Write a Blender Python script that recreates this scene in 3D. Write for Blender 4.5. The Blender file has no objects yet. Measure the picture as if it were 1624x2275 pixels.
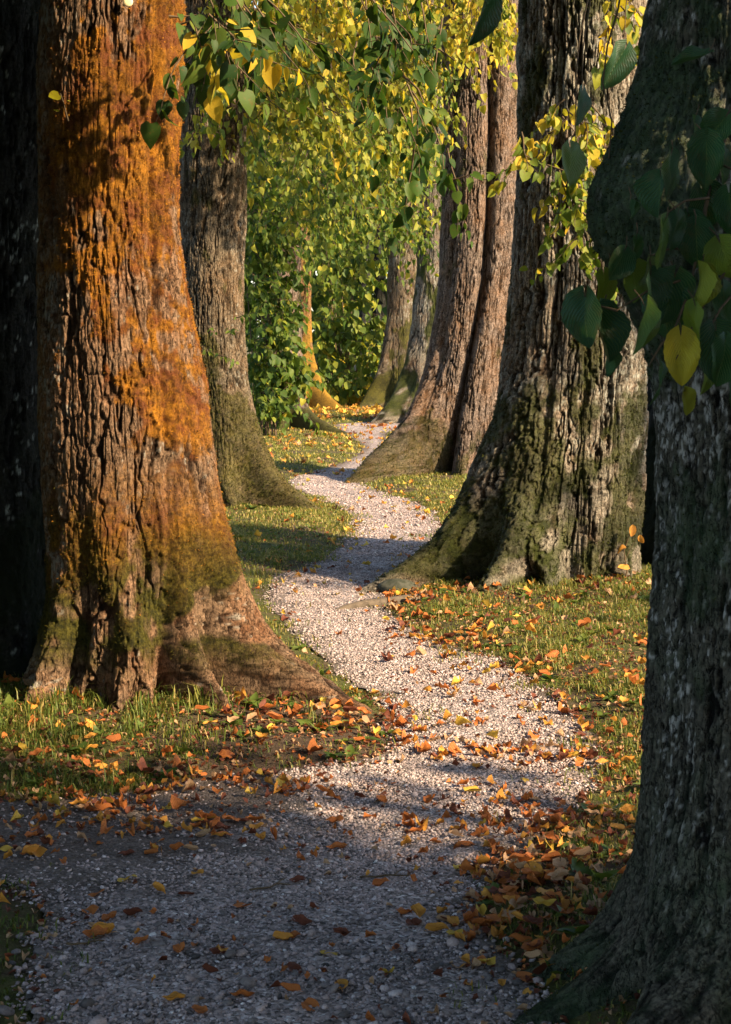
import bpy, math, random
import numpy as np
from mathutils import Vector

R = math.radians
SC = bpy.context.scene
COL = SC.collection

# ------------------------------------------------------------------ camera
FPX, CX, CY, HOR = 4000.0, 812.0, 1137.5, 740.0       # focal length and centre, in units of the 1624x2275 photograph
CAM_Z = 1.6
PITCH = math.atan((CY - HOR) / FPX)
cam_d = bpy.data.cameras.new("camera")
cam = bpy.data.objects.new("camera", cam_d)
COL.objects.link(cam)
cam.location = (0, 0, CAM_Z)
cam.rotation_euler = (R(90) - PITCH, 0, 0)
cam_d.sensor_fit = 'VERTICAL'
cam_d.sensor_height = 36
cam_d.sensor_width = 24
cam_d.lens = 36 * FPX / 2275.0
cam_d.clip_start = 0.05
cam_d.clip_end = 600
cam_d.dof.use_dof = True
cam_d.dof.focus_distance = 9.0
cam_d.dof.aperture_fstop = 20
SC.camera = cam

# ------------------------------------------------------------------ sky, sun, exposure
SUN_EL, SUN_AZ = 29.0, 32.0        # elevation; azimuth behind the exact right of the camera
S = np.array([math.cos(R(SUN_EL)) * math.cos(R(SUN_AZ)), -math.cos(R(SUN_EL)) * math.sin(R(SUN_AZ)), math.sin(R(SUN_EL))])
w = bpy.data.worlds.new("World")
SC.world = w
w.use_nodes = True
nt = w.node_tree
sky = nt.nodes.new("ShaderNodeTexSky")
sky.sky_type = 'NISHITA'
sky.sun_disc = False
sky.sun_elevation = R(SUN_EL)
sky.sun_rotation = R(90 + SUN_AZ)
nt.links.new(sky.outputs[0], nt.nodes["Background"].inputs[0])
nt.nodes["Background"].inputs[1].default_value = 0.12
sl = bpy.data.lights.new("sun", 'SUN')
sl.energy = 5.0
sl.angle = R(1.2)
sl.color = (1.0, 0.77, 0.50)
so = bpy.data.objects.new("sun", sl)
COL.objects.link(so)
so.rotation_euler = Vector((-S[0], -S[1], -S[2])).to_track_quat('-Z', 'Y').to_euler()
so.location = (12, -5, 8)
SC.view_settings.view_transform = 'Standard'
SC.view_settings.look = 'None'
SC.view_settings.exposure = 1.75
SC.view_settings.gamma = 1
SC.cycles.max_bounces = 7
SC.cycles.transmission_bounces = 3
SC.cycles.diffuse_bounces = 4
SC.cycles.glossy_bounces = 2
SC.cycles.use_denoising = True

rng = np.random.default_rng(11)
random.seed(5)


# ------------------------------------------------------------------ photo geometry -> world
def ray(x, y):
    cx = (np.asarray(x, float) - CX) / FPX
    cy = (CY - np.asarray(y, float)) / FPX
    return cx, math.cos(PITCH) + cy * math.sin(PITCH), -math.sin(PITCH) + cy * math.cos(PITCH)


def ground_at(x, y):
    dx, dy, dz = ray(x, y)
    t = -CAM_Z / dz
    return dx * t, dy * t


def at_depth(x, y, Y):
    dx, dy, dz = ray(x, y)
    t = Y / dy
    return dx * t, CAM_Z + dz * t


def to_px(P):
    P = np.asarray(P, float)
    X, Y, Z = P[..., 0], P[..., 1], P[..., 2] - CAM_Z
    f = Y * math.cos(PITCH) - Z * math.sin(PITCH)
    u = Y * math.sin(PITCH) + Z * math.cos(PITCH)
    ff = np.where(f > 0.1, f, 0.1)
    return CX + FPX * X / ff, CY - FPX * u / ff, f


# ------------------------------------------------------------------ noise
def _hash(ix, iy, iz, seed):
    h = (ix.astype(np.int64) * 374761393 + iy.astype(np.int64) * 668265263 + iz.astype(np.int64) * 2147483647 + seed * 974634777) & 0xFFFFFFFF
    h = ((h ^ (h >> 13)) * 1274126177) & 0xFFFFFFFF
    h = ((h ^ (h >> 16)) * 2246822519) & 0xFFFFFFFF
    return ((h ^ (h >> 15)) & 0xFFFFFF) / float(0xFFFFFF) * 2 - 1


def vnoise(x, y, z, seed=0):
    x, y, z = np.broadcast_arrays(x, y, z)
    ix, iy, iz = np.floor(x), np.floor(y), np.floor(z)
    fx, fy, fz = x - ix, y - iy, z - iz
    ux, uy, uz = fx * fx * (3 - 2 * fx), fy * fy * (3 - 2 * fy), fz * fz * (3 - 2 * fz)
    ix, iy, iz = ix.astype(np.int64), iy.astype(np.int64), iz.astype(np.int64)
    out = 0
    for a in (0, 1):
        for b in (0, 1):
            for c in (0, 1):
                wgt = (ux if a else 1 - ux) * (uy if b else 1 - uy) * (uz if c else 1 - uz)
                out = out + wgt * _hash(ix + a, iy + b, iz + c, seed)
    return out


def fbm(x, y, z, seed=0, octv=3):
    o, amp, tot = 0, 1.0, 0
    for k in range(octv):
        o = o + amp * vnoise(x * 2 ** k, y * 2 ** k, z * 2 ** k, seed + 17 * k)
        tot += amp
        amp *= 0.5
    return o / tot


def sstep(a, b, x):
    t = np.clip((x - a) / (b - a), 0, 1)
    return t * t * (3 - 2 * t)


# ------------------------------------------------------------------ mesh building
class MB:
    def __init__(self):
        self.v, self.f, self.uv, self.at, self.n, self.mi = [], [], [], {}, 0, []

    def add(self, v, faces, uv=None, mat=0, **attrs):
        """v (n,3); faces: list of int arrays (m,k); uv (n,2) per vertex; attrs: per-vertex floats"""
        v = np.asarray(v, float).reshape(-1, 3)
        k = len(v)
        self.v.append(v)
        for f in faces:
            f = np.asarray(f, np.int64)
            self.f.append(f + self.n)
            self.mi.append(np.full(len(f), mat, np.int32))
        self.uv.append(np.zeros((k, 2)) if uv is None else np.asarray(uv, float))
        for a in set(attrs) | set(self.at):
            if a not in self.at:
                self.at[a] = [np.zeros(self.n)]
            val = attrs.get(a, 0.0)
            self.at[a].append(np.broadcast_to(np.asarray(val, float), (k,)))
        self.n += k

    def mesh(self, name, mats, smooth=True):
        me = bpy.data.meshes.new(name)
        v = np.concatenate(self.v)
        me.vertices.add(len(v))
        me.vertices.foreach_set("co", v.astype(np.float32).ravel())
        lens = np.concatenate([np.full(len(f), f.shape[1]) for f in self.f])
        loops = np.concatenate([f.ravel() for f in self.f])
        starts = np.concatenate([[0], np.cumsum(lens)[:-1]])
        me.loops.add(len(loops))
        me.loops.foreach_set("vertex_index", loops.astype(np.int32))
        me.polygons.add(len(lens))
        me.polygons.foreach_set("loop_start", starts.astype(np.int32))
        me.polygons.foreach_set("material_index", np.concatenate(self.mi))
        me.polygons.foreach_set("use_smooth", np.full(len(lens), smooth))
        uv = np.concatenate(self.uv)
        ul = me.uv_layers.new(name="UVMap")
        ul.data.foreach_set("uv", uv[loops].astype(np.float32).ravel())
        for a, parts in self.at.items():
            at = me.attributes.new(a, 'FLOAT', 'POINT')
            at.data.foreach_set("value", np.concatenate(parts).astype(np.float32))
        me.update(calc_edges=True)
        me.validate()
        for m in mats:
            me.materials.append(m)
        return me

    def build(self, name, mats, parent=None, smooth=True, loc=None):
        if not isinstance(mats, (list, tuple)):
            mats = [mats]
        if loc is not None:
            self.v = [a - np.asarray(loc) for a in self.v]
        o = bpy.data.objects.new(name, self.mesh(name, mats, smooth))
        COL.objects.link(o)
        if parent is not None:
            o.parent = parent
        if loc is not None and parent is None:
            o.location = loc
        return o


def tag(o, label=None, cat=None, group=None, kind=None):
    if label: o["label"] = label
    if cat: o["category"] = cat
    if group: o["group"] = group
    if kind: o["kind"] = kind
    return o


def empty(name, loc):
    e = bpy.data.objects.new(name, None)
    e.location = loc
    e.empty_display_size = 0.2
    COL.objects.link(e)
    return e


def tube(mb, pts, r0, r1, sides=5, mat=0, tint=0.0):
    pts = np.asarray(pts, float)
    n = len(pts)
    d = np.gradient(pts, axis=0)
    d /= np.linalg.norm(d, axis=1)[:, None] + 1e-9
    ref = np.where(np.abs(d[:, 2:3]) > 0.9, np.array([[1.0, 0, 0]]), np.array([[0, 0, 1.0]]))
    a = np.cross(d, ref)
    a /= np.linalg.norm(a, axis=1)[:, None] + 1e-9
    b = np.cross(d, a)
    rr = np.linspace(r0, r1, n)[:, None, None]
    th = np.linspace(0, 2 * np.pi, sides, endpoint=False)
    v = pts[:, None, :] + rr * (np.cos(th)[None, :, None] * a[:, None, :] + np.sin(th)[None, :, None] * b[:, None, :])
    i = np.arange(n - 1)[:, None] * sides
    j = np.arange(sides)[None, :]
    q = np.stack([i + j, i + (j + 1) % sides, i + sides + (j + 1) % sides, i + sides + j], -1).reshape(-1, 4)
    mb.add(v.reshape(-1, 3), [q], mat=mat, tint=tint)


# ------------------------------------------------------------------ materials
class NT:
    def __init__(self, name):
        self.m = bpy.data.materials.new(name)
        self.m.use_nodes = True
        self.t = self.m.node_tree
        self.t.nodes.clear()
        self.out = self.t.nodes.new("ShaderNodeOutputMaterial")

    def n(self, kind, **kw):
        nd = self.t.nodes.new("ShaderNode" + kind)
        for k, v in kw.items():
            setattr(nd, k, v)
        return nd

    def l(self, a, b):
        self.t.links.new(a, b)

    def put(self, sock, v):
        if isinstance(v, bpy.types.NodeSocket):
            self.l(v, sock)
        else:
            if sock.type == 'RGBA' and len(v) == 3:
                v = (*v, 1)
            sock.default_value = v

    def attr(self, name):
        return self.n("Attribute", attribute_name=name).outputs["Fac"]

    def mix(self, fac, a, b, blend='MIX'):
        nd = self.n("Mix", data_type='RGBA', blend_type=blend)
        self.put(nd.inputs[0], fac)
        self.put(nd.inputs[6], a)
        self.put(nd.inputs[7], b)
        return nd.outputs[2]

    def math(self, op, a, b=0.0, clamp=False):
        nd = self.n("Math", operation=op, use_clamp=clamp)
        self.put(nd.inputs[0], a)
        self.put(nd.inputs[1], b)
        return nd.outputs[0]

    def rng(self, v, a, b, c=0.0, d=1.0):
        nd = self.n("MapRange", clamp=True)
        for i, q in enumerate((v, a, b, c, d)):
            self.put(nd.inputs[i], q)
        return nd.outputs[0]

    def noise(self, scale, detail=3.0, rough=0.55, vec=None, out="Fac"):
        nd = self.n("TexNoise")
        nd.inputs["Scale"].default_value = scale
        nd.inputs["Detail"].default_value = detail
        nd.inputs["Roughness"].default_value = rough
        if vec is not None: self.l(vec, nd.inputs["Vector"])
        return nd.outputs[out]

    def pos(self):
        return self.n("NewGeometry").outputs["Position"]

    def ramp(self, fac, stops):
        nd = self.n("ValToRGB")
        e = nd.color_ramp.elements
        while len(e) < len(stops): e.new(0.5)
        for k, (p, c) in enumerate(stops):
            e[k].position = p
            e[k].color = (*c, 1)
        self.put(nd.inputs[0], fac)
        return nd.outputs[0]

    def bump(self, h, strength, dist, prev=None):
        nd = self.n("Bump")
        nd.inputs["Strength"].default_value = strength
        nd.inputs["Distance"].default_value = dist
        self.l(h, nd.inputs["Height"])
        if prev is not None: self.l(prev, nd.inputs["Normal"])
        return nd.outputs[0]

    def principled(self, col, rough=0.85, spec=0.2, normal=None):
        p = self.n("BsdfPrincipled")
        self.put(p.inputs["Base Color"], col)
        self.put(p.inputs["Roughness"], rough)
        p.inputs["Specular IOR Level"].default_value = spec
        if normal is not None: self.l(normal, p.inputs["Normal"])
        return p.outputs[0]

    def done(self, sh):
        self.l(sh, self.out.inputs[0])
        return self.m


def bark_material(name, crevice, ridge, warm, moss_a, moss_b, lichen=(0.42, 0.43, 0.38), warm_amt=0.5, moss_low=None):
    k = NT(name)
    p = k.pos()
    fine = k.noise(70, 5, 0.7, p)
    big = k.noise(2.3, 3, 0.6, p)
    med = k.noise(14, 4, 0.6, p)
    c = k.mix(k.attr("ridge"), crevice, ridge)
    c = k.mix(k.math('MULTIPLY', k.rng(k.math('ADD', k.math('MULTIPLY', big, 0.6), k.math('MULTIPLY', med, 0.4)), 0.45, 0.62), warm_amt), c, warm)
    c = k.mix(1.0, c, k.ramp(fine, [(0.28, (0.28,) * 3), (0.5, (0.85,) * 3), (0.72, (1.6,) * 3)]), 'MULTIPLY')
    c = k.mix(k.attr("lichen"), c, k.mix(k.noise(160, 2, 0.5, p), tuple(x * 0.55 for x in lichen), lichen))
    mn = k.noise(45, 4, 0.75, p)
    mo = k.mix(k.rng(k.math('ADD', k.math('MULTIPLY', mn, 0.55), k.math('MULTIPLY', k.noise(6, 3, 0.6, p), 0.45)), 0.40, 0.62), moss_a, moss_b)
    if moss_low:
        mo = k.mix(k.rng(k.noise(9, 4, 0.7, p), 0.44, 0.62), mo, (0.11, 0.036, 0.012))
        mo = k.mix(k.attr("mossgreen"), mo, k.mix(k.rng(mn, .4, .62), *moss_low))
    c = k.mix(k.attr("moss"), c, mo)
    mp = k.n("Mapping")
    mp.inputs["Scale"].default_value = (1, 1, 0.22)
    k.l(p, mp.inputs[0])
    wv = k.n("Mix", data_type='VECTOR')
    wv.inputs[0].default_value = 0.018
    k.l(mp.outputs[0], wv.inputs[4])
    k.l(k.noise(34, 3, .6, p, "Color"), wv.inputs[5])
    cr = k.math('ABSOLUTE', k.math('SUBTRACT', k.noise(62, 2, 0.55, wv.outputs[1]), 0.5))
    crack = k.rng(cr, 0.0, 0.032, 1.0, 0.0)
    crack = k.math('MULTIPLY', crack, k.math('SUBTRACT', 1.0, k.math('MULTIPLY', k.attr("moss"), 0.75)))
    c = k.mix(k.math('MULTIPLY', crack, 0.75), c, crevice)
    b1 = k.bump(k.math('SUBTRACT', fine, k.math('MULTIPLY', crack, 0.9)), 1.0, 0.010)
    b2 = k.bump(k.noise(260, 3, 0.7, p), 0.7, 0.004, b1)
    return k.done(k.principled(c, 0.9, 0.12, b2))


def leaf_material(name, stops, trans=0.42, veins=False, gloss=0.42, spec=0.35, spots=False):
    k = NT(name)
    t = k.attr("tint")
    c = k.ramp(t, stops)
    nrm = None
    if spots:
        c = k.mix(k.rng(k.noise(55, 4, 0.65, k.pos()), 0.56, 0.72, 0, .6), c, (0.16, 0.085, 0.02))
    if veins:
        uv = k.n("UVMap").outputs[0]
        sx = k.n("SeparateXYZ")
        k.l(uv, sx.inputs[0])
        au = k.math('ABSOLUTE', sx.outputs[0])
        ph = k.math('SUBTRACT', k.math('MULTIPLY', sx.outputs[1], 11.0), k.math('MULTIPLY', au, 7.5))
        fr = k.math('ABSOLUTE', k.math('SUBTRACT', k.math('FRACT', ph), 0.5))
        vein = k.math('MAXIMUM', k.rng(fr, 0.0, 0.11, 1.0, 0.0), k.rng(au, 0.0, 0.035, 1.0, 0.0))
        c = k.mix(k.math('MULTIPLY', vein, 0.5), c, k.mix(0.5, c, (0.35, 0.42, 0.12)))
        c = k.mix(k.rng(k.noise(38, 3, 0.6, k.pos()), 0.55, 0.8), c, k.mix(0.45, c, (0.12, 0.07, 0.02)))
        nrm = k.bump(k.math('ADD', k.math('MULTIPLY', k.math('SINE', k.math('MULTIPLY', ph, 6.2832)), 0.5), k.math('MULTIPLY', vein, -0.6)), 0.6, 0.0035)
    pr = k.principled(c, gloss, spec, nrm)
    tr = k.n("BsdfTranslucent")
    k.l(k.mix(1.0, c, (1.25, 1.15, 0.55), 'MULTIPLY'), tr.inputs[0])
    if nrm is not None: k.l(nrm, tr.inputs["Normal"])
    mx = k.n("MixShader")
    mx.inputs[0].default_value = trans
    k.l(pr, mx.inputs[1])
    k.l(tr.outputs[0], mx.inputs[2])
    return k.done(mx.outputs[0])


def plain_material(name, c1, c2, scale, rough=0.8, bump=0.3, dist=0.004, spec=0.2):
    k = NT(name)
    n = k.noise(scale, 5, 0.65, k.pos())
    return k.done(k.principled(k.mix(k.rng(n, 0.3, 0.7), c1, c2), rough, spec, k.bump(n, bump, dist)))


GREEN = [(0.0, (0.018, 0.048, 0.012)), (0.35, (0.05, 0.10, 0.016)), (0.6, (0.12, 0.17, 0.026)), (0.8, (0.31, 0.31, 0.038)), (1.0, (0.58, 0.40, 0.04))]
M_leaf = leaf_material("linden_leaf", GREEN, 0.5, False, 0.55, 0.22, True)
M_leaf_near = leaf_material("linden_leaf_veined", [(0.0, (0.014, 0.058, 0.026)), (0.4, (0.03, 0.10, 0.036)), (0.7, (0.13, 0.20, 0.025)), (1.0, (0.50, 0.43, 0.03))], 0.40, True, 0.48, 0.38)
M_twig = plain_material("twig_bark", (0.05, 0.035, 0.022), (0.13, 0.09, 0.05), 60)
M_fungus = plain_material("pale_disc", (0.62, 0.50, 0.26), (0.75, 0.63, 0.36), 40, 0.6, 0.2)

# ------------------------------------------------------------------ the path outline (a real S-bend on the ground)
LEFT_EDGE = [(1050, 938), (900, 937), (800, 938), (735, 942), (745, 957), (790, 978), (808, 995), (790, 1015), (720, 1043), (642, 1060), (634, 1078), (690, 1102),
             (760, 1128), (792, 1160), (765, 1205), (700, 1255), (612, 1278), (588, 1310), (612, 1370), (680, 1440), (760, 1500), (850, 1570), (888, 1625),
             (835, 1690), (560, 1722), (380, 1745), (200, 1768), (0, 1785), (-700, 1800), (-700, 1930), (0, 1945), (72, 1990), (88, 2080), (60, 2160), (45, 2275)]
RIGHT_EDGE = [(1200, 2275), (1190, 2170), (1085, 2080), (1055, 2000), (1120, 1920), (1235, 1840), (1330, 1750), (1345, 1670), (1280, 1590), (1190, 1510),
              (1100, 1465), (990, 1432), (905, 1390), (852, 1352), (870, 1315), (925, 1265), (965, 1215), (992, 1168), (960, 1130), (870, 1098), (800, 1080),
              (825, 1045), (865, 1005), (872, 978), (855, 962), (900, 956), (1050, 955)]


def chaikin(p, it=2):
    p = np.asarray(p, float)
    for _ in range(it):
        q = np.empty((2 * len(p) - 2, 2))
        q[0::2] = 0.75 * p[:-1] + 0.25 * p[1:]
        q[1::2] = 0.25 * p[:-1] + 0.75 * p[1:]
        p = np.vstack([p[:1], q, p[-1:]])
    return p


def to_ground(e):
    e = chaikin(e)
    X, Y = ground_at(e[:, 0], e[:, 1])
    return np.stack([X, Y], 1)


PATH = np.vstack([to_ground(LEFT_EDGE), [(-0.95, 3.2), (-1.3, 1.0), (-1.5, -6.0), (1.0, -6.0), (0.6, 1.5), (0.46, 3.2)], to_ground(RIGHT_EDGE)])


def path_sd(X, Y):
    """signed distance to the path outline, positive on the path"""
    X, Y = np.asarray(X, float).ravel(), np.asarray(Y, float).ravel()
    out = np.empty(len(X))
    A, B = PATH, np.roll(PATH, -1, 0)
    for s in range(0, len(X), 40000):
        x, y = X[s:s + 40000, None], Y[s:s + 40000, None]
        ex, ey = (B - A)[:, 0], (B - A)[:, 1]
        t = np.clip(((x - A[:, 0]) * ex + (y - A[:, 1]) * ey) / (ex * ex + ey * ey + 1e-12), 0, 1)
        d = np.sqrt(((x - A[:, 0] - t * ex) ** 2 + (y - A[:, 1] - t * ey) ** 2).min(1))
        c = ((A[:, 1] > y) != (B[:, 1] > y)) & (x < ex * (y - A[:, 1]) / np.where(np.abs(ey) < 1e-9, 1e-9, ey) + A[:, 0])
        out[s:s + 40000] = np.where(c.sum(1) % 2 == 1, d, -d)
    return out


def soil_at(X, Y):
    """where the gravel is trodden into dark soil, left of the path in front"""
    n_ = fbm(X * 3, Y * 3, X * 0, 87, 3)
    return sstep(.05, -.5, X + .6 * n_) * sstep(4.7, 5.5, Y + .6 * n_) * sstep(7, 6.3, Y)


def trodden(X, Y):
    n_ = fbm(X * 2.5, Y * 2.5, X * 0, 88, 3)
    return sstep(-.85, -.55, X + .4 * n_) * sstep(.35, .1, X) * sstep(7.7, 7.3, Y + .3 * n_) * sstep(5.5, 5.8, Y)


TREES_AT = {}          # name -> (x, y, r): where trunks stand; the soil is mounded there


def gh(X, Y, sd=None):
    X, Y = np.asarray(X, float), np.asarray(Y, float)
    if sd is None:
        sd = path_sd(X, Y).reshape(X.shape)
    h = 0.012 * fbm(X * 1.3, Y * 1.3, 0 * X, 3, 3) + 0.035 * sstep(0.02, -0.35, sd)
    for (tx, ty, r) in TREES_AT.values():
        h = h + 0.05 * np.exp(-(((X - tx) ** 2 + (Y - ty) ** 2) / (2.2 * r) ** 2)) * sstep(0.05, -0.2, sd)
    return h


for nm, v in dict(a=(-1.07, 7.75, .33), b=(1.38, 11.55, .41), c=(1.03, 4.32, .32), d=(-1.39, 16.3, .31), e=(1.29, 20.0, .45), f=(-1.33, 29.3, .29)).items():
    TREES_AT[nm] = v

# ------------------------------------------------------------------ ground and path
def polar_grid(y0, y1, rows, half, cols, near=1.0):
    """rows get longer with distance; each row spans -half(y)..half(y)"""
    ys = np.exp(np.linspace(math.log(y0), math.log(y1), rows))
    xs = np.linspace(-1, 1, cols)
    Y = np.repeat(ys[:, None], cols, 1)
    X = xs[None, :] * half(ys)[:, None]
    return X, Y


def grid_quads(r, c):
    i = np.arange(r - 1)[:, None] * c
    j = np.arange(c - 1)[None, :]
    return np.stack([i + j, i + j + 1, i + c + j + 1, i + c + j], -1).reshape(-1, 4)


def ground_material():
    k = NT("soil_and_turf")
    p = k.pos()
    a, b, f = k.noise(1.1, 4, 0.6, p), k.noise(18, 5, 0.7, p), k.noise(95, 4, 0.7, p)
    g = k.mix(k.rng(b, 0.35, 0.65), (0.05, 0.055, 0.018), (0.12, 0.12, 0.036))
    s = k.mix(k.rng(f, 0.3, 0.7), (0.04, 0.028, 0.018), (0.13, 0.092, 0.062))
    c = k.mix(k.rng(k.math('ADD', k.math('MULTIPLY', a, 0.6), k.math('MULTIPLY', b, 0.4)), 0.46, 0.56), g, s)
    c = k.mix(k.attr('trod'), c, k.mix(k.rng(f, .3, .7), (0.03, 0.022, 0.015), (0.12, 0.085, 0.058)))
    return k.done(k.principled(c, 0.95, 0.1, k.bump(f, 1.0, 0.016)))


def gravel_material():
    k = NT("gravel_grit")
    p = k.pos()
    vo = k.n("TexVoronoi", voronoi_dimensions='3D')
    vo.inputs["Scale"].default_value = 95
    k.l(p, vo.inputs["Vector"])
    sx = k.n("SeparateColor")
    k.l(vo.outputs["Color"], sx.inputs[0])
    c = k.ramp(sx.outputs[0], [(0.0, (0.05, 0.044, 0.042)), (0.3, (0.18, 0.150, 0.140)), (0.65, (0.36, 0.285, 0.265)), (0.9, (0.44, 0.38, 0.365)), (1.0, (0.58, 0.53, 0.51))])
    big = k.noise(1.5, 4, 0.6, p)
    c = k.mix(k.rng(big, 0.5, 0.75, 0, 0.55), c, (0.17, 0.13, 0.11))
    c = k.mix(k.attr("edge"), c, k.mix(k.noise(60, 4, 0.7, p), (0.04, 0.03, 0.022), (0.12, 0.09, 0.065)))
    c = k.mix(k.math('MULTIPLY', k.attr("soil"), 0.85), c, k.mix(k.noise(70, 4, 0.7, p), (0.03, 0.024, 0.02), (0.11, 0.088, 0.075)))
    h = k.math('SUBTRACT', 0.6, vo.outputs["Distance"])
    return k.done(k.principled(c, 0.85, 0.25, k.bump(k.noise(300, 3, 0.7, p), 0.5, 0.003, k.bump(h, 0.9, 0.008))))


M_ground, M_path = ground_material(), gravel_material()
half = lambda y: np.maximum(3.0, 0.32 * y + 1.5)
X, Y = polar_grid(2.2, 60, 420, half, 260)
gm = MB()
_sd = path_sd(X, Y).reshape(X.shape)
_z = gh(X, Y, _sd) + .010 * fbm(X * 14, Y * 14, X * 0, 93, 3)
gm.add(np.stack([X, Y, np.where(_sd > .02, _z - .02, _z)], -1).reshape(-1, 3), [grid_quads(*X.shape)], trod=trodden(X, Y).ravel())
ground_near = gm
# outer rings of ground, coarser, reaching the horizon on all sides and behind the camera
rim = []
def flat(x0, x1, y0, y1, nx, ny):
    xs, ys = np.linspace(x0, x1, nx), np.linspace(y0, y1, ny)
    XX, YY = np.meshgrid(xs, ys)
    gm.add(np.stack([XX, YY, XX * 0 - 0.05], -1).reshape(-1, 3), [grid_quads(ny, nx)])
flat(-300, 300, -200, 500, 61, 71)
g_obj = gm.build("ground", M_ground)
tag(g_obj, kind="structure")

pm = MB()
X, Y = polar_grid(2.3, 36, 760, lambda y: np.maximum(1.9, 0.10 * y + 1.2) + 0 * y, 420)
sd = path_sd(X, Y).reshape(X.shape) + 0.035 * fbm(X * 5, Y * 5, 0 * X, 8, 3) + 0.012 * vnoise(X * 35, Y * 35, 0 * X, 4)
Z = gh(X, Y, sd) + 0.004 + 0.004 * vnoise(X * 55, Y * 55, 0 * X, 21) + 0.006 * fbm(X * 9, Y * 9, 0 * X, 31, 2) * sstep(0, .1, sd)
q = grid_quads(*X.shape)
inside = (sd.ravel()[q] > 0).all(1)
used = np.zeros(X.size, bool)
used[q[inside].ravel()] = True
ren = np.cumsum(used) - 1
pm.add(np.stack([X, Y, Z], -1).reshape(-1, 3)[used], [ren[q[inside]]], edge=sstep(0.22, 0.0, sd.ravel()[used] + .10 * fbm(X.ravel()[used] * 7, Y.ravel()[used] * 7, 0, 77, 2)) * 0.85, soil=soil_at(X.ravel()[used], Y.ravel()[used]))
pm.add([(-1.4, 2.4, .004), (0.7, 2.4, .004), (1.0, -6, .004), (-1.6, -6, .004)], [np.array([[0, 3, 2, 1]])], edge=0.0)
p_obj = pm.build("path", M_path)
tag(p_obj, kind="structure")

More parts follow.
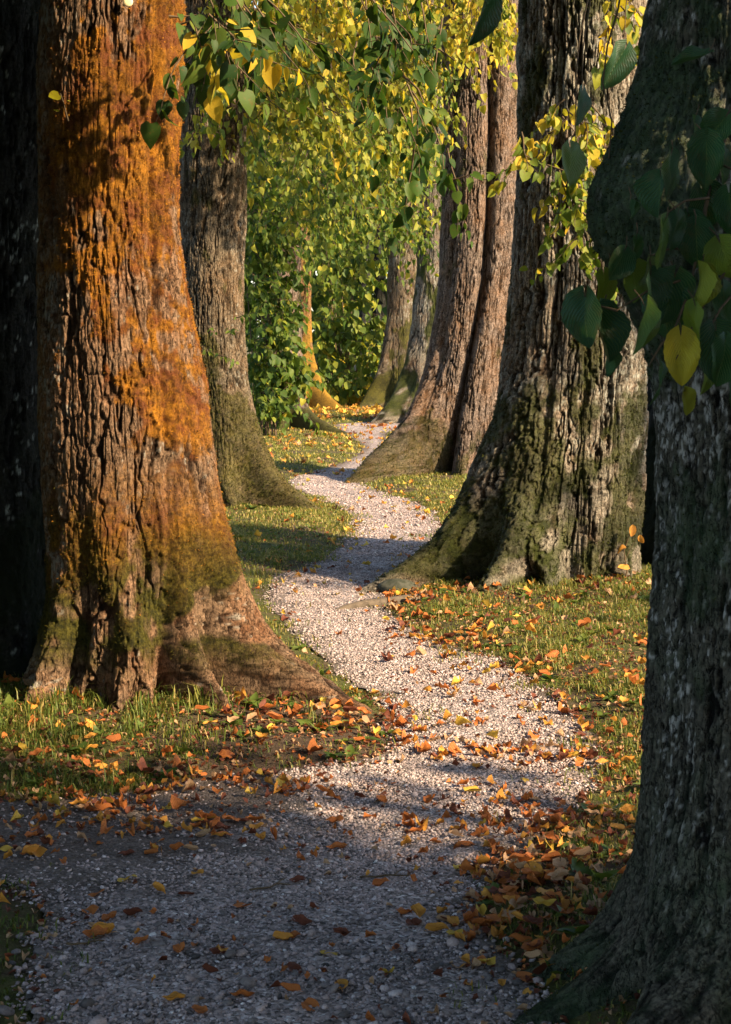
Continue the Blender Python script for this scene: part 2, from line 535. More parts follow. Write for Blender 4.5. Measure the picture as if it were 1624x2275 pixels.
# ------------------------------------------------------------------ trunks
def trunk(spec, mat, parent, tufts=None):
    D, edges, lobes, cols, rows, ztop = spec["D"], spec["edges"], spec["lobes"], spec["cols"], spec["rows"], spec["ztop"]
    seed = spec["seed"]
    zs, xc, rr = [], [], []
    for (y, xl, xr) in edges:
        Xl, z = at_depth(xl, y, D)
        Xr, _ = at_depth(xr, y, D)
        zs.append(float(z)); xc.append((Xl + Xr) / 2); rr.append((Xr - Xl) / 2)
    o = np.argsort(zs)
    zs, xc, rr = np.array(zs)[o], np.array(xc)[o], np.array(rr)[o]
    z1 = -0.22 + (ztop + 0.22) * (np.linspace(0, 1, rows) ** spec.get("zpow", 1.0))
    cxz, rz = np.interp(z1, zs, xc), np.interp(z1, zs, rr)
    kk = max(3, rows // 25)
    ker = np.hanning(kk + 2); ker /= ker.sum()
    sm = lambda a: np.convolve(np.pad(a, (len(ker) // 2, len(ker) - 1 - len(ker) // 2), 'edge'), ker, 'valid')
    cxz, rz = sm(cxz), sm(rz)
    R0 = float(np.median(rr))
    # columns are closer together on the side that faces the path
    psi = np.linspace(-math.pi, math.pi, cols, endpoint=False)
    th = -math.pi / 2 + psi - spec.get("dense", 0.5) * np.sin(psi)
    TH, ZZ = np.meshgrid(th, z1)
    r = np.repeat(rz[:, None], cols, 1)
    fl = np.zeros_like(r)
    for (deg, reach, wd, hh) in lobes:
        zc = np.maximum(ZZ, -0.15)
        wob = R(deg) + 0.13 * vnoise(ZZ * 2.6, ZZ * 0 + deg, ZZ * 0, seed + 3)
        dt = (TH - wob + math.pi) % (2 * math.pi) - math.pi
        wid = R(wd) * (0.75 + 0.9 * np.clip(zc, 0, 2) / (hh * 2.2))
        fl = np.maximum(fl, 0) + reach * np.exp(-zc / hh) * np.exp(-(dt / wid) ** 2)
    cosT, sinT = np.cos(TH), np.sin(TH)
    RL = R0 + 0.04 * fl
    px, py = cosT * RL, sinT * RL
    lump = fbm(px * 3.1, py * 3.1, ZZ * 1.5, seed, 3)
    r = r + fl + spec.get("lump", 0.05) * R0 * 2 * lump
    # flutes between the buttresses
    r = r - spec.get("flute", 0.03) * np.exp(-np.clip(ZZ, 0, 9) / 0.8) * np.cos(TH * 7 + 2.5 * vnoise(ZZ * 1.5, ZZ * 0, ZZ * 0, seed + 9))
    for (gfun, gw, gd) in spec.get("grooves", []):
        dt = (TH - R(1) * gfun(ZZ) + math.pi) % (2 * math.pi) - math.pi
        r = r - gd * np.exp(-(np.abs(dt) / gw) ** 1.5)
    for (bdeg, bz, bw, bh, bamp) in spec.get("burls", []):
        dt = (TH - R(bdeg) + math.pi) % (2 * math.pi) - math.pi
        r = r + bamp * np.exp(-(dt / R(bw)) ** 2 - np.abs((ZZ - bz) / bh) ** 2.0)
    # bark: a network of long fissures between plates, then finer cracks
    f, amp, st = spec["fiss"]
    wx = 0.35 * vnoise(px * f * .6, py * f * .6, ZZ * f * .25, seed + 40) + 0.30 * vnoise(px * f * 1.3, py * f * 1.3, ZZ * f * .55, seed + 41) + 0.16 * vnoise(px * f * 2.5, py * f * 2.5, ZZ * f * 2.0, seed + 42)
    n1 = vnoise(px * f + wx, py * f + wx, ZZ * f * st + wx, seed + 1) + 0.35 * vnoise(px * f * 2.3, py * f * 2.3, ZZ * f * st * 2.5, seed + 2)
    c1 = sstep(0.17, 0.04, np.abs(n1))
    n2 = vnoise(px * f * 2.6, py * f * 2.6, ZZ * f * st * 2.6 + wx, seed + 5)
    c2 = sstep(0.19, 0.05, np.abs(n2))
    n3 = vnoise(px * f * .8, py * f * .8, ZZ * f * .55, seed + 6)
    c3 = sstep(0.14, 0.03, np.abs(n3)) * 0.8                       # cracks across the plates
    plate = vnoise(px * f * .9, py * f * .9, ZZ * f * .3, seed + 7)
    RF = R0 + fl
    n4 = vnoise(cosT * RF * f * 1.5 + wx, sinT * RF * f * 1.5 + wx, ZZ * f * .45, seed + 51) + .4 * vnoise(cosT * RF * f * 3.4, sinT * RF * f * 3.4, ZZ * f * 1.1, seed + 52)
    c4 = sstep(0.15, 0.03, np.abs(n4)) * sstep(.03, .16, fl)
    dep = np.clip(c1 + 0.40 * c2 + 0.40 * c3 + 0.7 * c4, 0, 1.3)
    grain = vnoise(px * 120, py * 120, ZZ * 45, seed + 8)
    moss = spec["moss"](TH, ZZ, lump, px, py, seed)
    mossn = fbm(px * 55, py * 55, ZZ * 50, seed + 12, 2)
    keep = 1 - 0.4 * moss
    r = r - amp * keep * dep + amp * 0.35 * keep * plate + 0.0028 * keep * grain + 0.0022 * keep * vnoise(px * 210, py * 210, ZZ * 110, seed + 14) + moss * (0.003 + spec.get("mossbump", 0.013) * mossn)
    patch = fbm(px * 5, py * 5, ZZ * 3.5, seed + 21, 3)
    sf = spec.get("sfreq", 60)
    spots = vnoise(px * sf, py * sf, ZZ * sf * .55, seed + 22) * .5 + vnoise(px * sf * 2.1, py * sf * 2.1, ZZ * sf * 1.3, seed + 23) * .5
    ridge = np.clip(1 - 0.95 * dep + 0.25 * plate, 0, 1)
    lich = sstep(0.0, 0.16, spots - spec.get("lthr", 0.35) + 0.5 * patch + spec.get("lside", 0) * sstep(-.3, -.75, cosT)) * (1 - 0.8 * moss) * spec.get("lich", 1.0) * (0.25 + 0.75 * ridge) * sstep(*spec.get("lz", (-2, -1)), ZZ)
    Xv = cxz[:, None] + r * cosT
    Yv = D + spec.get("lean", 0.0) * ZZ + r * sinT
    V = np.stack([Xv, Yv, ZZ], -1).reshape(-1, 3)
    i = np.arange(rows - 1)[:, None] * cols
    j = np.arange(cols)[None, :]
    Q = np.stack([i + j, i + (j + 1) % cols, i + cols + (j + 1) % cols, i + cols + j], -1).reshape(-1, 4)
    base = np.array(parent.location)
    mb = MB()
    mb.add(V - base, [Q], ridge=ridge.ravel(), moss=moss.ravel(), lichen=lich.ravel(), mossgreen=sstep(1.25, .45, ZZ + .5 * patch).ravel())
    # limbs above the frame, so that the crown is carried
    topc = np.array([cxz[-1], D + spec.get("lean", 0.0) * ztop, ztop])
    lr = np.random.default_rng(seed + 77)
    limbs = MB()
    for a in range(5):
        an = lr.uniform(0, 6.28)
        p = [topc + np.array([0, 0, -0.5])]
        dr = np.array([math.cos(an) * .55, math.sin(an) * .55, 1.0])
        for s in range(9):
            dr = dr + lr.normal(0, .16, 3) + np.array([math.cos(an), math.sin(an), -.04]) * .06
            p.append(p[-1] + dr / np.linalg.norm(dr) * 0.75)
        tube(limbs, np.array(p) - base, rz[-1] * .62, 0.03, 9)
    ob = mb.build("trunk", mat, parent)
    limbs.build("limb", M_limb, parent)
    if tufts:
        n, size, m_t = tufts
        Vg = V.reshape(rows, cols, 3)
        du = np.roll(Vg, -1, 1) - np.roll(Vg, 1, 1)
        dv = np.gradient(Vg, axis=0)
        N = np.cross(du, dv)
        area = np.linalg.norm(N, axis=-1)
        N = N / (area[..., None] + 1e-12)
        wgt = (area * np.clip(moss - 0.25, 0, 1) * (ZZ > -0.02) * (sinT < 0.45)).ravel()
        if wgt.sum() > 0:
            tr = np.random.default_rng(seed + 5)
            idx = tr.choice(len(wgt), n, p=wgt / wgt.sum())
            P, Nn = V[idx] + tr.normal(0, .003, (n, 3)), N.reshape(-1, 3)[idx]
            d = Nn + tr.normal(0, .75, (n, 3)) + np.array([0, 0, -.25])
            d /= np.linalg.norm(d, axis=1)[:, None]
            sd_ = np.cross(d, tr.normal(0, 1, (n, 3)))
            sd_ /= np.linalg.norm(sd_, axis=1)[:, None] + 1e-9
            L = size * tr.uniform(.5, 1.4, n)[:, None]
            vv = np.stack([P - sd_ * L * .2 - Nn * .002, P + sd_ * L * .2 - Nn * .002, P + d * L], 1).reshape(-1, 3)
            tm = MB()
            tn = np.clip(0.5 + 0.35 * mossn.ravel()[idx] + tr.normal(0, .22, n), 0, 1)
            if spec.get("two_tone"):
                tn = tn * .5 + .5 * (tr.random(n) > sstep(1.25, .45, P[:, 2] + .5 * patch.ravel()[idx]))
            tm.add(vv - base, [np.arange(3 * n).reshape(-1, 3)], tint=np.repeat(tn, 3))
            tag(tm.build("moss", m_t, parent, smooth=False), kind="stuff")
    return ob


M_limb = plain_material("limb_bark", (0.05, 0.04, 0.03), (0.14, 0.11, 0.08), 30, 0.9, 0.5, 0.01)
M_moss_gold = None


def moss_mat(name, *cs):
    k = NT(name)
    col = k.ramp(k.attr("tint"), [(q / (len(cs) - 1), c_) for q, c_ in enumerate(cs)])
    return k.done(k.principled(col, 0.95, 0.05))


M_moss_gold = moss_mat("golden_moss", (.012, .014, .003), (.035, .034, .006), (.085, .072, .010), (0.04, 0.018, 0.005), (0.18, 0.070, 0.009), (0.44, 0.185, 0.016))
M_moss_green = moss_mat("green_moss", (0.006, 0.010, 0.003), (0.022, 0.028, 0.005), (0.06, 0.062, 0.010))

pn = lambda px, py, ZZ, s, f=2.2, fz=1.4: fbm(px * f, py * f, ZZ * fz, s + 60, 4)

def moss_left_front(TH, Z, lump, px, py, s):
    n = pn(px, py, Z, s, 3.4, 2.4)
    n2 = fbm(px * 14, py * 14, Z * 8, s + 61, 3)
    right = sstep(-0.9, 0.3, np.cos(TH + 0.35))
    a = sstep(-0.10, 0.16, n + 0.6 * n2 + 0.5 * fbm(px * 38, py * 38, Z * 22, s + 64, 2) + 0.20 * sstep(1.0, 2.4, Z) * right + 0.16 * right - 0.05)
    low = sstep(0.62, 0.22, Z + .25 * n2) * sstep(-0.2, 0.5, np.cos(TH + .15)) + sstep(0.4, 0.1, Z + .2 * n) * .8
    a = a * (1 - .55 * sstep(1.45, .8, Z + .4 * n)) * (1 - .75 * sstep(-.35, -.8, np.cos(TH) + .5 * n2))
    g = sstep(-0.02, 0.16, -n * .6 + .5 * n2 + .05) * sstep(.12, .34, Z) * sstep(1.15, .75, Z)
    return np.clip(np.maximum(np.clip(a - low, 0, 1), g), 0, 1) * 0.97

def moss_generic(lo, hi, side, strength=0.9, thr=0.0, f=3.0):
    def fn(TH, Z, lump, px, py, s):
        n = pn(px, py, Z, s, f, f * .6)
        n2 = fbm(px * 15, py * 15, Z * 9, s + 61, 3)
        m = sstep(-0.08, 0.16, n + 0.4 * n2 + 0.35 * sstep(hi, lo, Z) - 0.28 - thr + 0.15 * np.cos(TH - R(side)))
        return np.clip(m, 0, 1) * strength
    return fn

def moss_near(TH, Z, lump, px, py, s):
    b = moss_generic(.1, 1.1, 180, .55, .03)(TH, Z, lump, px, py, s)
    dt = (TH - R(184) + math.pi) % (2 * math.pi) - math.pi
    burl = np.exp(-(dt / R(60)) ** 4 - np.abs((Z - 1.92) / .42) ** 4)
    n2 = fbm(px * 16, py * 16, Z * 14, s + 66, 3)
    return np.clip(np.maximum(b, .80 * sstep(.30, .75, burl + .75 * n2)), 0, 1)


DARKB = dict(crevice=(0.020, 0.016, 0.012), ridge=(0.16, 0.135, 0.11), warm=(0.17, 0.11, 0.07))
B_front = bark_material("bark_orange_mossy", (0.020, 0.010, 0.005), (0.17, 0.110, 0.068), (0.25, 0.12, 0.06), (0.05, 0.022, 0.004), (0.30, 0.125, 0.011), (0.34, 0.32, 0.27), moss_low=((.012, .014, .003), (.06, .055, .009)))
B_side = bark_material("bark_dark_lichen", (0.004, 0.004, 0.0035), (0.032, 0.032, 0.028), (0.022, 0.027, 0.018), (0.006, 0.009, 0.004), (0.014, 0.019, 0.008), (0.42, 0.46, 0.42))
B_second = bark_material("bark_brown_green_moss", (0.020, 0.015, 0.010), (0.155, 0.125, 0.088), (0.21, 0.125, 0.065), (0.016, 0.018, 0.005), (0.075, 0.070, 0.012))
B_grey = bark_material("bark_grey_ridged", (0.010, 0.008, 0.005), (0.215, 0.19, 0.15), (0.23, 0.145, 0.09), (0.012, 0.018, 0.004), (0.050, 0.060, 0.012), (0.40, 0.40, 0.34))
B_pink = bark_material("bark_fused_stems", (0.016, 0.011, 0.008), (0.19, 0.145, 0.118), (0.20, 0.105, 0.05), (0.012, 0.016, 0.004), (0.050, 0.052, 0.009), (0.27, 0.24, 0.21))
B_near = bark_material("bark_near_dark", (0.007, 0.006, 0.005), (0.115, 0.105, 0.080), (0.07, 0.095, 0.055), (0.012, 0.028, 0.014), (0.06, 0.095, 0.042), (0.55, 0.53, 0.48))
B_gold = bark_material("bark_sunlit_gold", (0.05, 0.03, 0.01), (0.20, 0.12, 0.06), (0.28, 0.14, 0.04), (0.09, 0.055, 0.01), (0.30, 0.16, 0.018), warm_amt=0.8)  # orange sunlight on the far trunk painted into bark and moss colours

# ------------------------------------------------------------------ leaves
LT = np.array([(0, 0), (0, .38), (0, .72), (0, 1.08), (.24, -.12), (.47, .10), (.49, .38), (.31, .74), (-.24, -.12), (-.47, .10), (-.49, .38), (-.31, .74)])
LQ = np.array([(0, 4, 5, 1), (1, 5, 6, 2), (2, 6, 7, 3), (0, 1, 9, 8), (1, 2, 10, 9), (2, 3, 11, 10)])
LT2 = np.array([(0, 0), (.42, .05), (.40, .55), (0, 1.08), (-.40, .55), (-.42, .05)])
LQ2 = np.array([(0, 1, 2, 3), (0, 3, 4, 5)])
# veined near leaf: a fine grid with a toothed, heart-shaped edge
_nr, _nc = 19, 9
_vv = np.linspace(0, 1, _nr)
_w = 0.53 * np.sin(np.pi * np.clip(_vv, 0.001, .999) ** 0.62) ** 0.75
_w[1::2] *= 0.955
_u = np.linspace(-1, 1, _nc)
_U, _V = np.meshgrid(_u, _vv)
LT3 = np.stack([_U * _w[:, None], 1.1 * _V - 0.22 * np.abs(_U) ** 1.3 * (1 - _V) ** 2.5 * 1.2 + 0.05 * np.sin(_V * 3.1)], -1).reshape(-1, 2)
LQ3 = grid_quads(_nr, _nc)


def leaf_add(mb, P, T, N, size, tint, level=1, fold=0.35, curl=0.35, wave=0.0, mat=0, lr=None):
    """P base points, T tip directions, N upper-side normals (made perpendicular), all (n,3)"""
    n = len(P)
    if n == 0: return
    lr = lr or rng
    T = T / (np.linalg.norm(T, axis=1)[:, None] + 1e-9)
    Sd = np.cross(T, N)
    Sd /= np.linalg.norm(Sd, axis=1)[:, None] + 1e-9
    Nn = np.cross(Sd, T)
    tmpl, Q = ((LT, LQ), (LT2, LQ2), (LT3, LQ3))[level - 1]
    m = len(tmpl)
    x, y = tmpl[None, :, 0], tmpl[None, :, 1]
    fo = (fold * lr.uniform(0.1, 1.6, n))[:, None]
    cu = (curl * lr.uniform(-0.6, 1.6, n))[:, None]
    asym = lr.uniform(.66, 1.12, n)[:, None]
    z = fo * np.abs(x) - cu * y * y + wave * np.sin(y * 7 + lr.uniform(0, 6, n)[:, None]) * x
    if level == 3:
        z = z + 0.05 * np.sin(5 * y + 9 * np.abs(x) + lr.uniform(0, 6, n)[:, None])
    sz = np.broadcast_to(size, (n,))[:, None, None]
    v = P[:, None, :] + sz * ((x * asym)[..., None] * Sd[:, None, :] + (y + 0 * fo)[..., None] * T[:, None, :] + z[..., None] * Nn[:, None, :])
    f = (Q[None] + (np.arange(n) * m)[:, None, None]).reshape(-1, Q.shape[1])
    uvt = np.stack([_U, _V], -1).reshape(-1, 2) if level == 3 else tmpl
    mb.add(v.reshape(-1, 3), [f], uv=np.tile(uvt, (n, 1)), mat=mat, tint=np.repeat(np.clip(tint, 0, 1), m))


def unit(v):
    return v / (np.linalg.norm(v) + 1e-9)


def spray(mb, start, direc, length, leaf=0.07, spacing=0.05, droop=0.6, tint=(0.4, 0.12), level=1, side=0.35, depth=0, r0=0.005, lr=None):
    """a hanging twig with alternate leaves on stalks and shorter side twigs; material 0 leaf, 1 twig"""
    lr = lr or rng
    d = unit(np.asarray(direc, float))
    step = spacing
    n = max(3, int(length / step))
    pts = [np.asarray(start, float)]
    for i in range(n):
        d = unit(d + np.array([0, 0, -droop * step]) + lr.normal(0, .09, 3))
        pts.append(pts[-1] + d * step)
    pts = np.array(pts)
    k = max(1, len(pts) // 7)
    tube(mb, pts[::k] if len(pts[::k]) > 2 else pts, r0, r0 * .3, 4, mat=1)
    idx = np.arange(1, len(pts))
    m = len(idx)
    dirs = np.diff(pts, axis=0)
    dirs /= np.linalg.norm(dirs, axis=1)[:, None]
    hz = np.cross(dirs, [0, 0, 1.0]) + lr.normal(0, .15, (m, 3))
    sgn = np.where(np.arange(m) % 2 == 0, 1.0, -1.0)[:, None]
    lat = hz * sgn + lr.normal(0, .35, (m, 3))
    T = np.array([0, 0, -0.8]) + 0.45 * dirs + 0.55 * lat + lr.normal(0, .25, (m, 3))
    N = lr.normal(0, .7, (m, 3)) + np.array([.15, -.35, .55])
    pet = lat * leaf * 0.35 + np.array([0, 0, -.10 * leaf])
    sz = leaf * lr.uniform(.45, 1.2, m)
    leaf_add(mb, pts[1:] + pet, T, N, sz, tint[0] + lr.normal(0, tint[1], m), level, lr=lr)
    if level == 3:
        for a in range(m):
            tube(mb, [pts[1 + a], pts[1 + a] + pet[a] * .5 + np.array([0, 0, .006]), pts[1 + a] + pet[a]], .0013, .001, 4, mat=1)
    if depth > 0:
        for a in range(1, m, 2):
            if lr.random() < side:
                dd = dirs[a] + 1.0 * lat[a] + np.array([0, 0, -.1])
                spray(mb, pts[a], dd, length * lr.uniform(.25, .55) * (1 - .5 * a / m), leaf, spacing, droop, tint, level, side, depth - 1, r0 * .6, lr)


def hang(mb, boxes, n, length, leaf, tint, direc=(0.2, 0, -.5), level=1, spacing=None, depth=1, lr=None, side=.45, r0=.005, jit=.5, droop=.7, keep=None):
    """sprays starting at points of a volume given by photo-pixel box and depth range"""
    lr = lr or rng
    for _ in range(n):
        b = boxes[lr.integers(len(boxes))]
        for _try in range(30):
            x, y, D = lr.uniform(b[0], b[1]), lr.uniform(b[2], b[3]), lr.uniform(b[4], b[5])
            if keep is None or keep(x, y): break
        Xw, Zw = at_depth(x, y, D)
        d = np.asarray(direc, float) + lr.normal(0, jit, 3) * np.array([1, 1, .5])
        tn = tint(x, y) if callable(tint) else tint
        spray(mb, (Xw, D, Zw), d, length * lr.uniform(.5, 1.3), leaf, spacing or leaf * .6, droop, tn, level, side, depth, r0, lr)


# ------------------------------------------------------------------ what the sun must reach (clearings in the crowns on the sunny side)
lit = []
for z in np.arange(0.85, 3.3, 0.2):
    for a in (-60, -30, 0):
        lit.append((-1.07 + .33 * math.cos(R(a)), 7.75 + .33 * math.sin(R(a)), z))
for (x, y) in [(700, 1420), (780, 1430), (820, 1480), (900, 1540), (960, 1590), (1040, 1580), (1100, 1640), (1000, 1680), (760, 1340), (700, 1300), (850, 1220), (930, 1180), (860, 1130),
               (760, 1100), (700, 1075), (830, 1015), (640, 1190), (720, 1170), (580, 1220), (800, 960), (640, 1010), (720, 1000), (1100, 1400), (1200, 1440), (1300, 1480), (1000, 1380),
               (1380, 1560), (900, 1090), (980, 1100), (1180, 1380), (620, 1590), (700, 1620), (120, 1640), (260, 1660), (420, 1650), (560, 1650), (330, 1700), (60, 1700), (700, 1760), (840, 1740), (960, 1800), (1080, 1770), (880, 1850), (1150, 1700), (760, 1830)]:
    gx, gy = ground_at(x, y)
    lit.append((float(gx), float(gy), 0.03))
for z in np.arange(0.3, 4.6, .4):
    lit.append((-1.39 + .3, 16.2, z))
    lit.append((1.29 + .0, 19.6, z))
    lit.append((-1.2, 37.1, z * .8))
for z in np.arange(0.1, 4.6, .3):
    lit.append((1.38 + .36, 11.35, z))
    lit.append((1.38 + .2, 11.2, z))
lit += [(.66, 3.38, 1.53), (.62, 3.42, 2.02)]
_lr = np.random.default_rng(42)
for (x0, x1, y0, y1, d0, d1, n_) in [(450, 1000, -80, 420, 13, 19, 60), (560, 920, -80, 480, 19, 30, 70), (1040, 1150, -60, 300, 15, 19, 20), (560, 700, 520, 900, 26, 28.4, 24), (690, 830, 520, 880, 38, 40, 24),
                                 (1180, 1330, 220, 520, 9.3, 10.5, 10)]:
    for _ in range(n_):
        D_ = _lr.uniform(d0, d1)
        X_, Z_ = at_depth(_lr.uniform(x0, x1), _lr.uniform(y0, y1), D_)
        lit.append((float(X_), D_, float(Z_)))
for _ in range(90):            # the middle stretch of the path and its verges
    X_, Y_ = _lr.uniform(-2.2, 1.2), _lr.uniform(11, 34)
    lit.append((X_, Y_, 0.03))
lit = np.array(lit)


def blocks_light(C, r):
    """distance of points C (n,3) to the sun rays of the lit places"""
    out = np.zeros(len(C), bool)
    for p in lit:
        d = C - p
        t = d @ S
        dist = np.linalg.norm(d - t[:, None] * S, axis=1)
        out |= (t > 0.5) & (dist < r)
    return out


def in_view(C, m=120):
    x, y, f = to_px(C)
    return (f > 0.3) & (x > -m) & (x < 1624 + m) & (y > -m) & (y < 2275 + m)


def crown_clumps(mb, centre, radii, n, lr, leaf=0.16, per=55, cr=0.6, tint=(0.42, 0.15), clear=0.8, view_ok=False):
    C = lr.normal(0, 1, (n * 2, 3))
    C /= np.linalg.norm(C, axis=1)[:, None]
    C *= (lr.uniform(0.15, 1.0, n * 2) ** 0.5)[:, None]
    C = np.asarray(centre) + C * np.asarray(radii)
    if clear > 0:
        C = C[~(blocks_light(C, clear) & (lr.random(len(C)) < 0.95))]
    if not view_ok:
        C = C[~in_view(C, 260)]
    C = C[:n]
    for c in C:
        k = int(per * lr.uniform(.6, 1.3))
        P = c + lr.normal(0, cr * .5, (k, 3)) * np.array([1, 1, .75])
        T = np.array([0, 0, -.7]) + lr.normal(0, .6, (k, 3))
        N = lr.normal(0, .8, (k, 3)) + np.array([0, 0, .6])
        leaf_add(mb, P, T, N, leaf * lr.uniform(.7, 1.2, k), tint[0] + lr.normal(0, tint[1], k), 2, lr=lr)


def make_tree(name, label, spec, mat, crown=True, tufts=None, cat="tree", group=None, crown_h=7.2, crown_n=110):
    D = spec["D"]
    xs = [at_depth((e[1] + e[2]) / 2, e[0], D)[0] for e in spec["edges"]]
    t = empty(name, (float(xs[-1]), D, 0))
    tag(t, label, cat, group)
    trunk(spec, mat, t, tufts)
    mb = MB()
    lr = np.random.default_rng(spec["seed"] + 500)
    if crown:
        crown_clumps(mb, (xs[-1], D, crown_h), (3.4, 3.6, 3.2), crown_n, lr)
    return t, mb, np.array(t.location)


GRP = "old lime trees lining the path"
LEAVES = [M_leaf, M_twig]

def finish_crown(t, mb, mats=None):
    if mb.n == 0: return None
    b = np.array(t.location)
    mb.v = [a - b for a in mb.v]
    return mb.build("crown", mats or LEAVES, t)


# ---- front left tree, golden moss
spec = dict(D=7.75, seed=101, two_tone=True, mossbump=.008, lside=.5, cols=460, rows=620, ztop=5.4, zpow=1.35, dense=.5, fiss=(21, .020, .15), lump=.045, flute=.028, lthr=.5, lich=.8,
            edges=[(-1200, 110, 400), (0, 92, 412), (200, 90, 404), (400, 90, 392), (550, 90, 396), (700, 90, 416), (850, 92, 430), (1000, 94, 440), (1150, 100, 438), (1300, 116, 428), (1600, 130, 420)],
            lobes=[(-9, .54, 10, .36), (-8, .26, 26, .75), (-23, .42, 6, .26), (6, .40, 7, .30), (-38, .46, 8, .30), (-61, .26, 8, .26), (-84, .32, 9, .32), (-106, .14, 7, .3), (-130, .34, 10, .34), (-165, .25, 12, .3), (60, .35, 14, .35), (120, .3, 14, .3), (170, .2, 12, .3)],
            grooves=[(lambda z: -53 + 4 * z, .07, .03)],
            moss=moss_left_front)
t_lf, c_lf, b0 = make_tree("lime_tree", "thick mossy trunk glowing orange at the front on the left of the path", spec, B_front, tufts=(70000, .0065, M_moss_gold), group=GRP)
dm = MB()
dx, dz = at_depth(283, 2, 7.40)
th = np.linspace(0, 2 * np.pi, 20, endpoint=False)
for k, (rad, off) in enumerate([(.019, 0), (.021, -.004), (.018, -.008), (.008, -.0085)]):
    dm.add(np.stack([dx + rad * np.cos(th), 0 * th + 7.42 + off, dz + rad * np.sin(th)], 1) - b0, [])
i, j = np.arange(3)[:, None] * 20, np.arange(20)[None, :]
dm.f = [np.stack([i + j, i + (j + 1) % 20, i + 20 + (j + 1) % 20, i + 20 + j], -1).reshape(-1, 4), np.arange(60, 80)[None, :]]
dm.mi = [np.zeros(len(f), np.int32) for f in dm.f]
tag(dm.build("tag_disc", M_fungus, t_lf), "small pale round disc")

# ---- dark trunk behind it
spec = dict(D=8.38, seed=137, cols=300, rows=360, ztop=5.0, zpow=1.2, fiss=(22, .010, .2), lump=.05, flute=.02, lthr=.42, lich=1.0, sfreq=50,
            edges=[(-900, -260, 132), (0, -255, 128), (400, -255, 126), (800, -262, 122), (1200, -275, 126), (1480, -285, 130)],
            lobes=[(-20, .2, 14, .3), (-60, .3, 14, .3), (-110, .35, 14, .3), (-160, .3, 14, .3), (90, .3, 20, .3)], moss=moss_generic(.2, 1.6, -90, .85, .05))
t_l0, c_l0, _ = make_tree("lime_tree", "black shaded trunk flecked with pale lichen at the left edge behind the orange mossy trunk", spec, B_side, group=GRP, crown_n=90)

# ---- second left
spec = dict(D=16.3, seed=151, cols=300, rows=460, ztop=6.5, zpow=1.3, fiss=(30, .014, .14), lump=.05, flute=.03, lthr=.5, lich=.6,
            edges=[(-900, 395, 548), (200, 396, 551), (350, 394, 550), (500, 394, 547), (700, 398, 543), (850, 402, 549), (950, 404, 558), (1140, 400, 565)],
            lobes=[(-26, .68, 13, .33), (-30, .16, 30, .8), (-72, .26, 14, .28), (-120, .25, 14, .3), (-165, .25, 14, .3), (40, .3, 14, .3), (110, .3, 16, .3)],
            moss=moss_generic(.3, 1.5, -30, .70, .10, 3.6))
t_l2, c_l2, _ = make_tree("lime_tree", "brown rough trunk with green mossy foot standing on the grass behind the orange mossy trunk", spec, B_second, tufts=(9000, .016, M_moss_green), group=GRP)

# ---- third left, behind its shoots
spec = dict(D=29.3, seed=163, cols=150, rows=240, ztop=8, zpow=1.2, fiss=(22, .012, .16), lump=.05, lthr=.2, lich=.8,
            edges=[(-500, 590, 668), (500, 590, 668), (900, 584, 672)], lobes=[(-38, 1.0, 13, .28), (-100, .3, 14, .3), (180, .3, 16, .3), (60, .3, 20, .3)], moss=moss_generic(.3, 2.5, -90, .9, 0))
t_l3, c_l3, _ = make_tree("lime_tree", "pinkish grey trunk almost hidden by leafy shoots left of the far bend in the path", spec, B_pink, group=GRP)
# ---- fourth left; its golden edge is sunlight put into the bark colour
spec = dict(D=37.3, seed=171, cols=150, rows=240, ztop=9, zpow=1.2, fiss=(18, .012, .16), lump=.05, lthr=.6, lich=.4,
            edges=[(-500, 650, 690), (500, 650, 690), (900, 650, 693)], lobes=[(-22, .95, 15, .42), (-90, .3, 16, .3), (180, .3, 16, .3), (90, .3, 20, .3)], moss=moss_generic(.3, 3, 0, .9, -.1))
t_l4, c_l4, _ = make_tree("lime_tree", "distant slim trunk with a bright golden edge and one long orange root", spec, B_gold, group=GRP)

# ---- near right
spec = dict(D=4.32, seed=191, cols=540, rows=560, ztop=4.2, zpow=1.15, dense=.35, fiss=(40, .011, .13), lump=.02, lz=(.1, .75), sfreq=75, flute=.02, lthr=.16, lich=1.0,
            edges=[(-700, 1455, 2040), (0, 1452, 2050), (300, 1445, 2060), (700, 1448, 2070), (900, 1458, 2075), (1200, 1461, 2075), (1500, 1452, 2075), (1750, 1448, 2080), (2280, 1455, 2090)],
            lobes=[(170, .34, 13, .13), (206, .46, 12, .16), (226, .42, 9, .16), (-118, .4, 16, .25), (-80, .4, 14, .25), (-30, .3, 16, .25), (110, .3, 16, .25), (40, .3, 16, .25)],
            burls=[(184, 1.87, 40, .21, .135), (180, 2.1, 34, .3, .03)], moss=moss_near)
t_r1, c_r1, _ = make_tree("lime_tree", "very close dark trunk with a swollen burl and flared foot at the right edge", spec, B_near, tufts=(9000, .007, M_moss_green), group=GRP, crown_n=150)

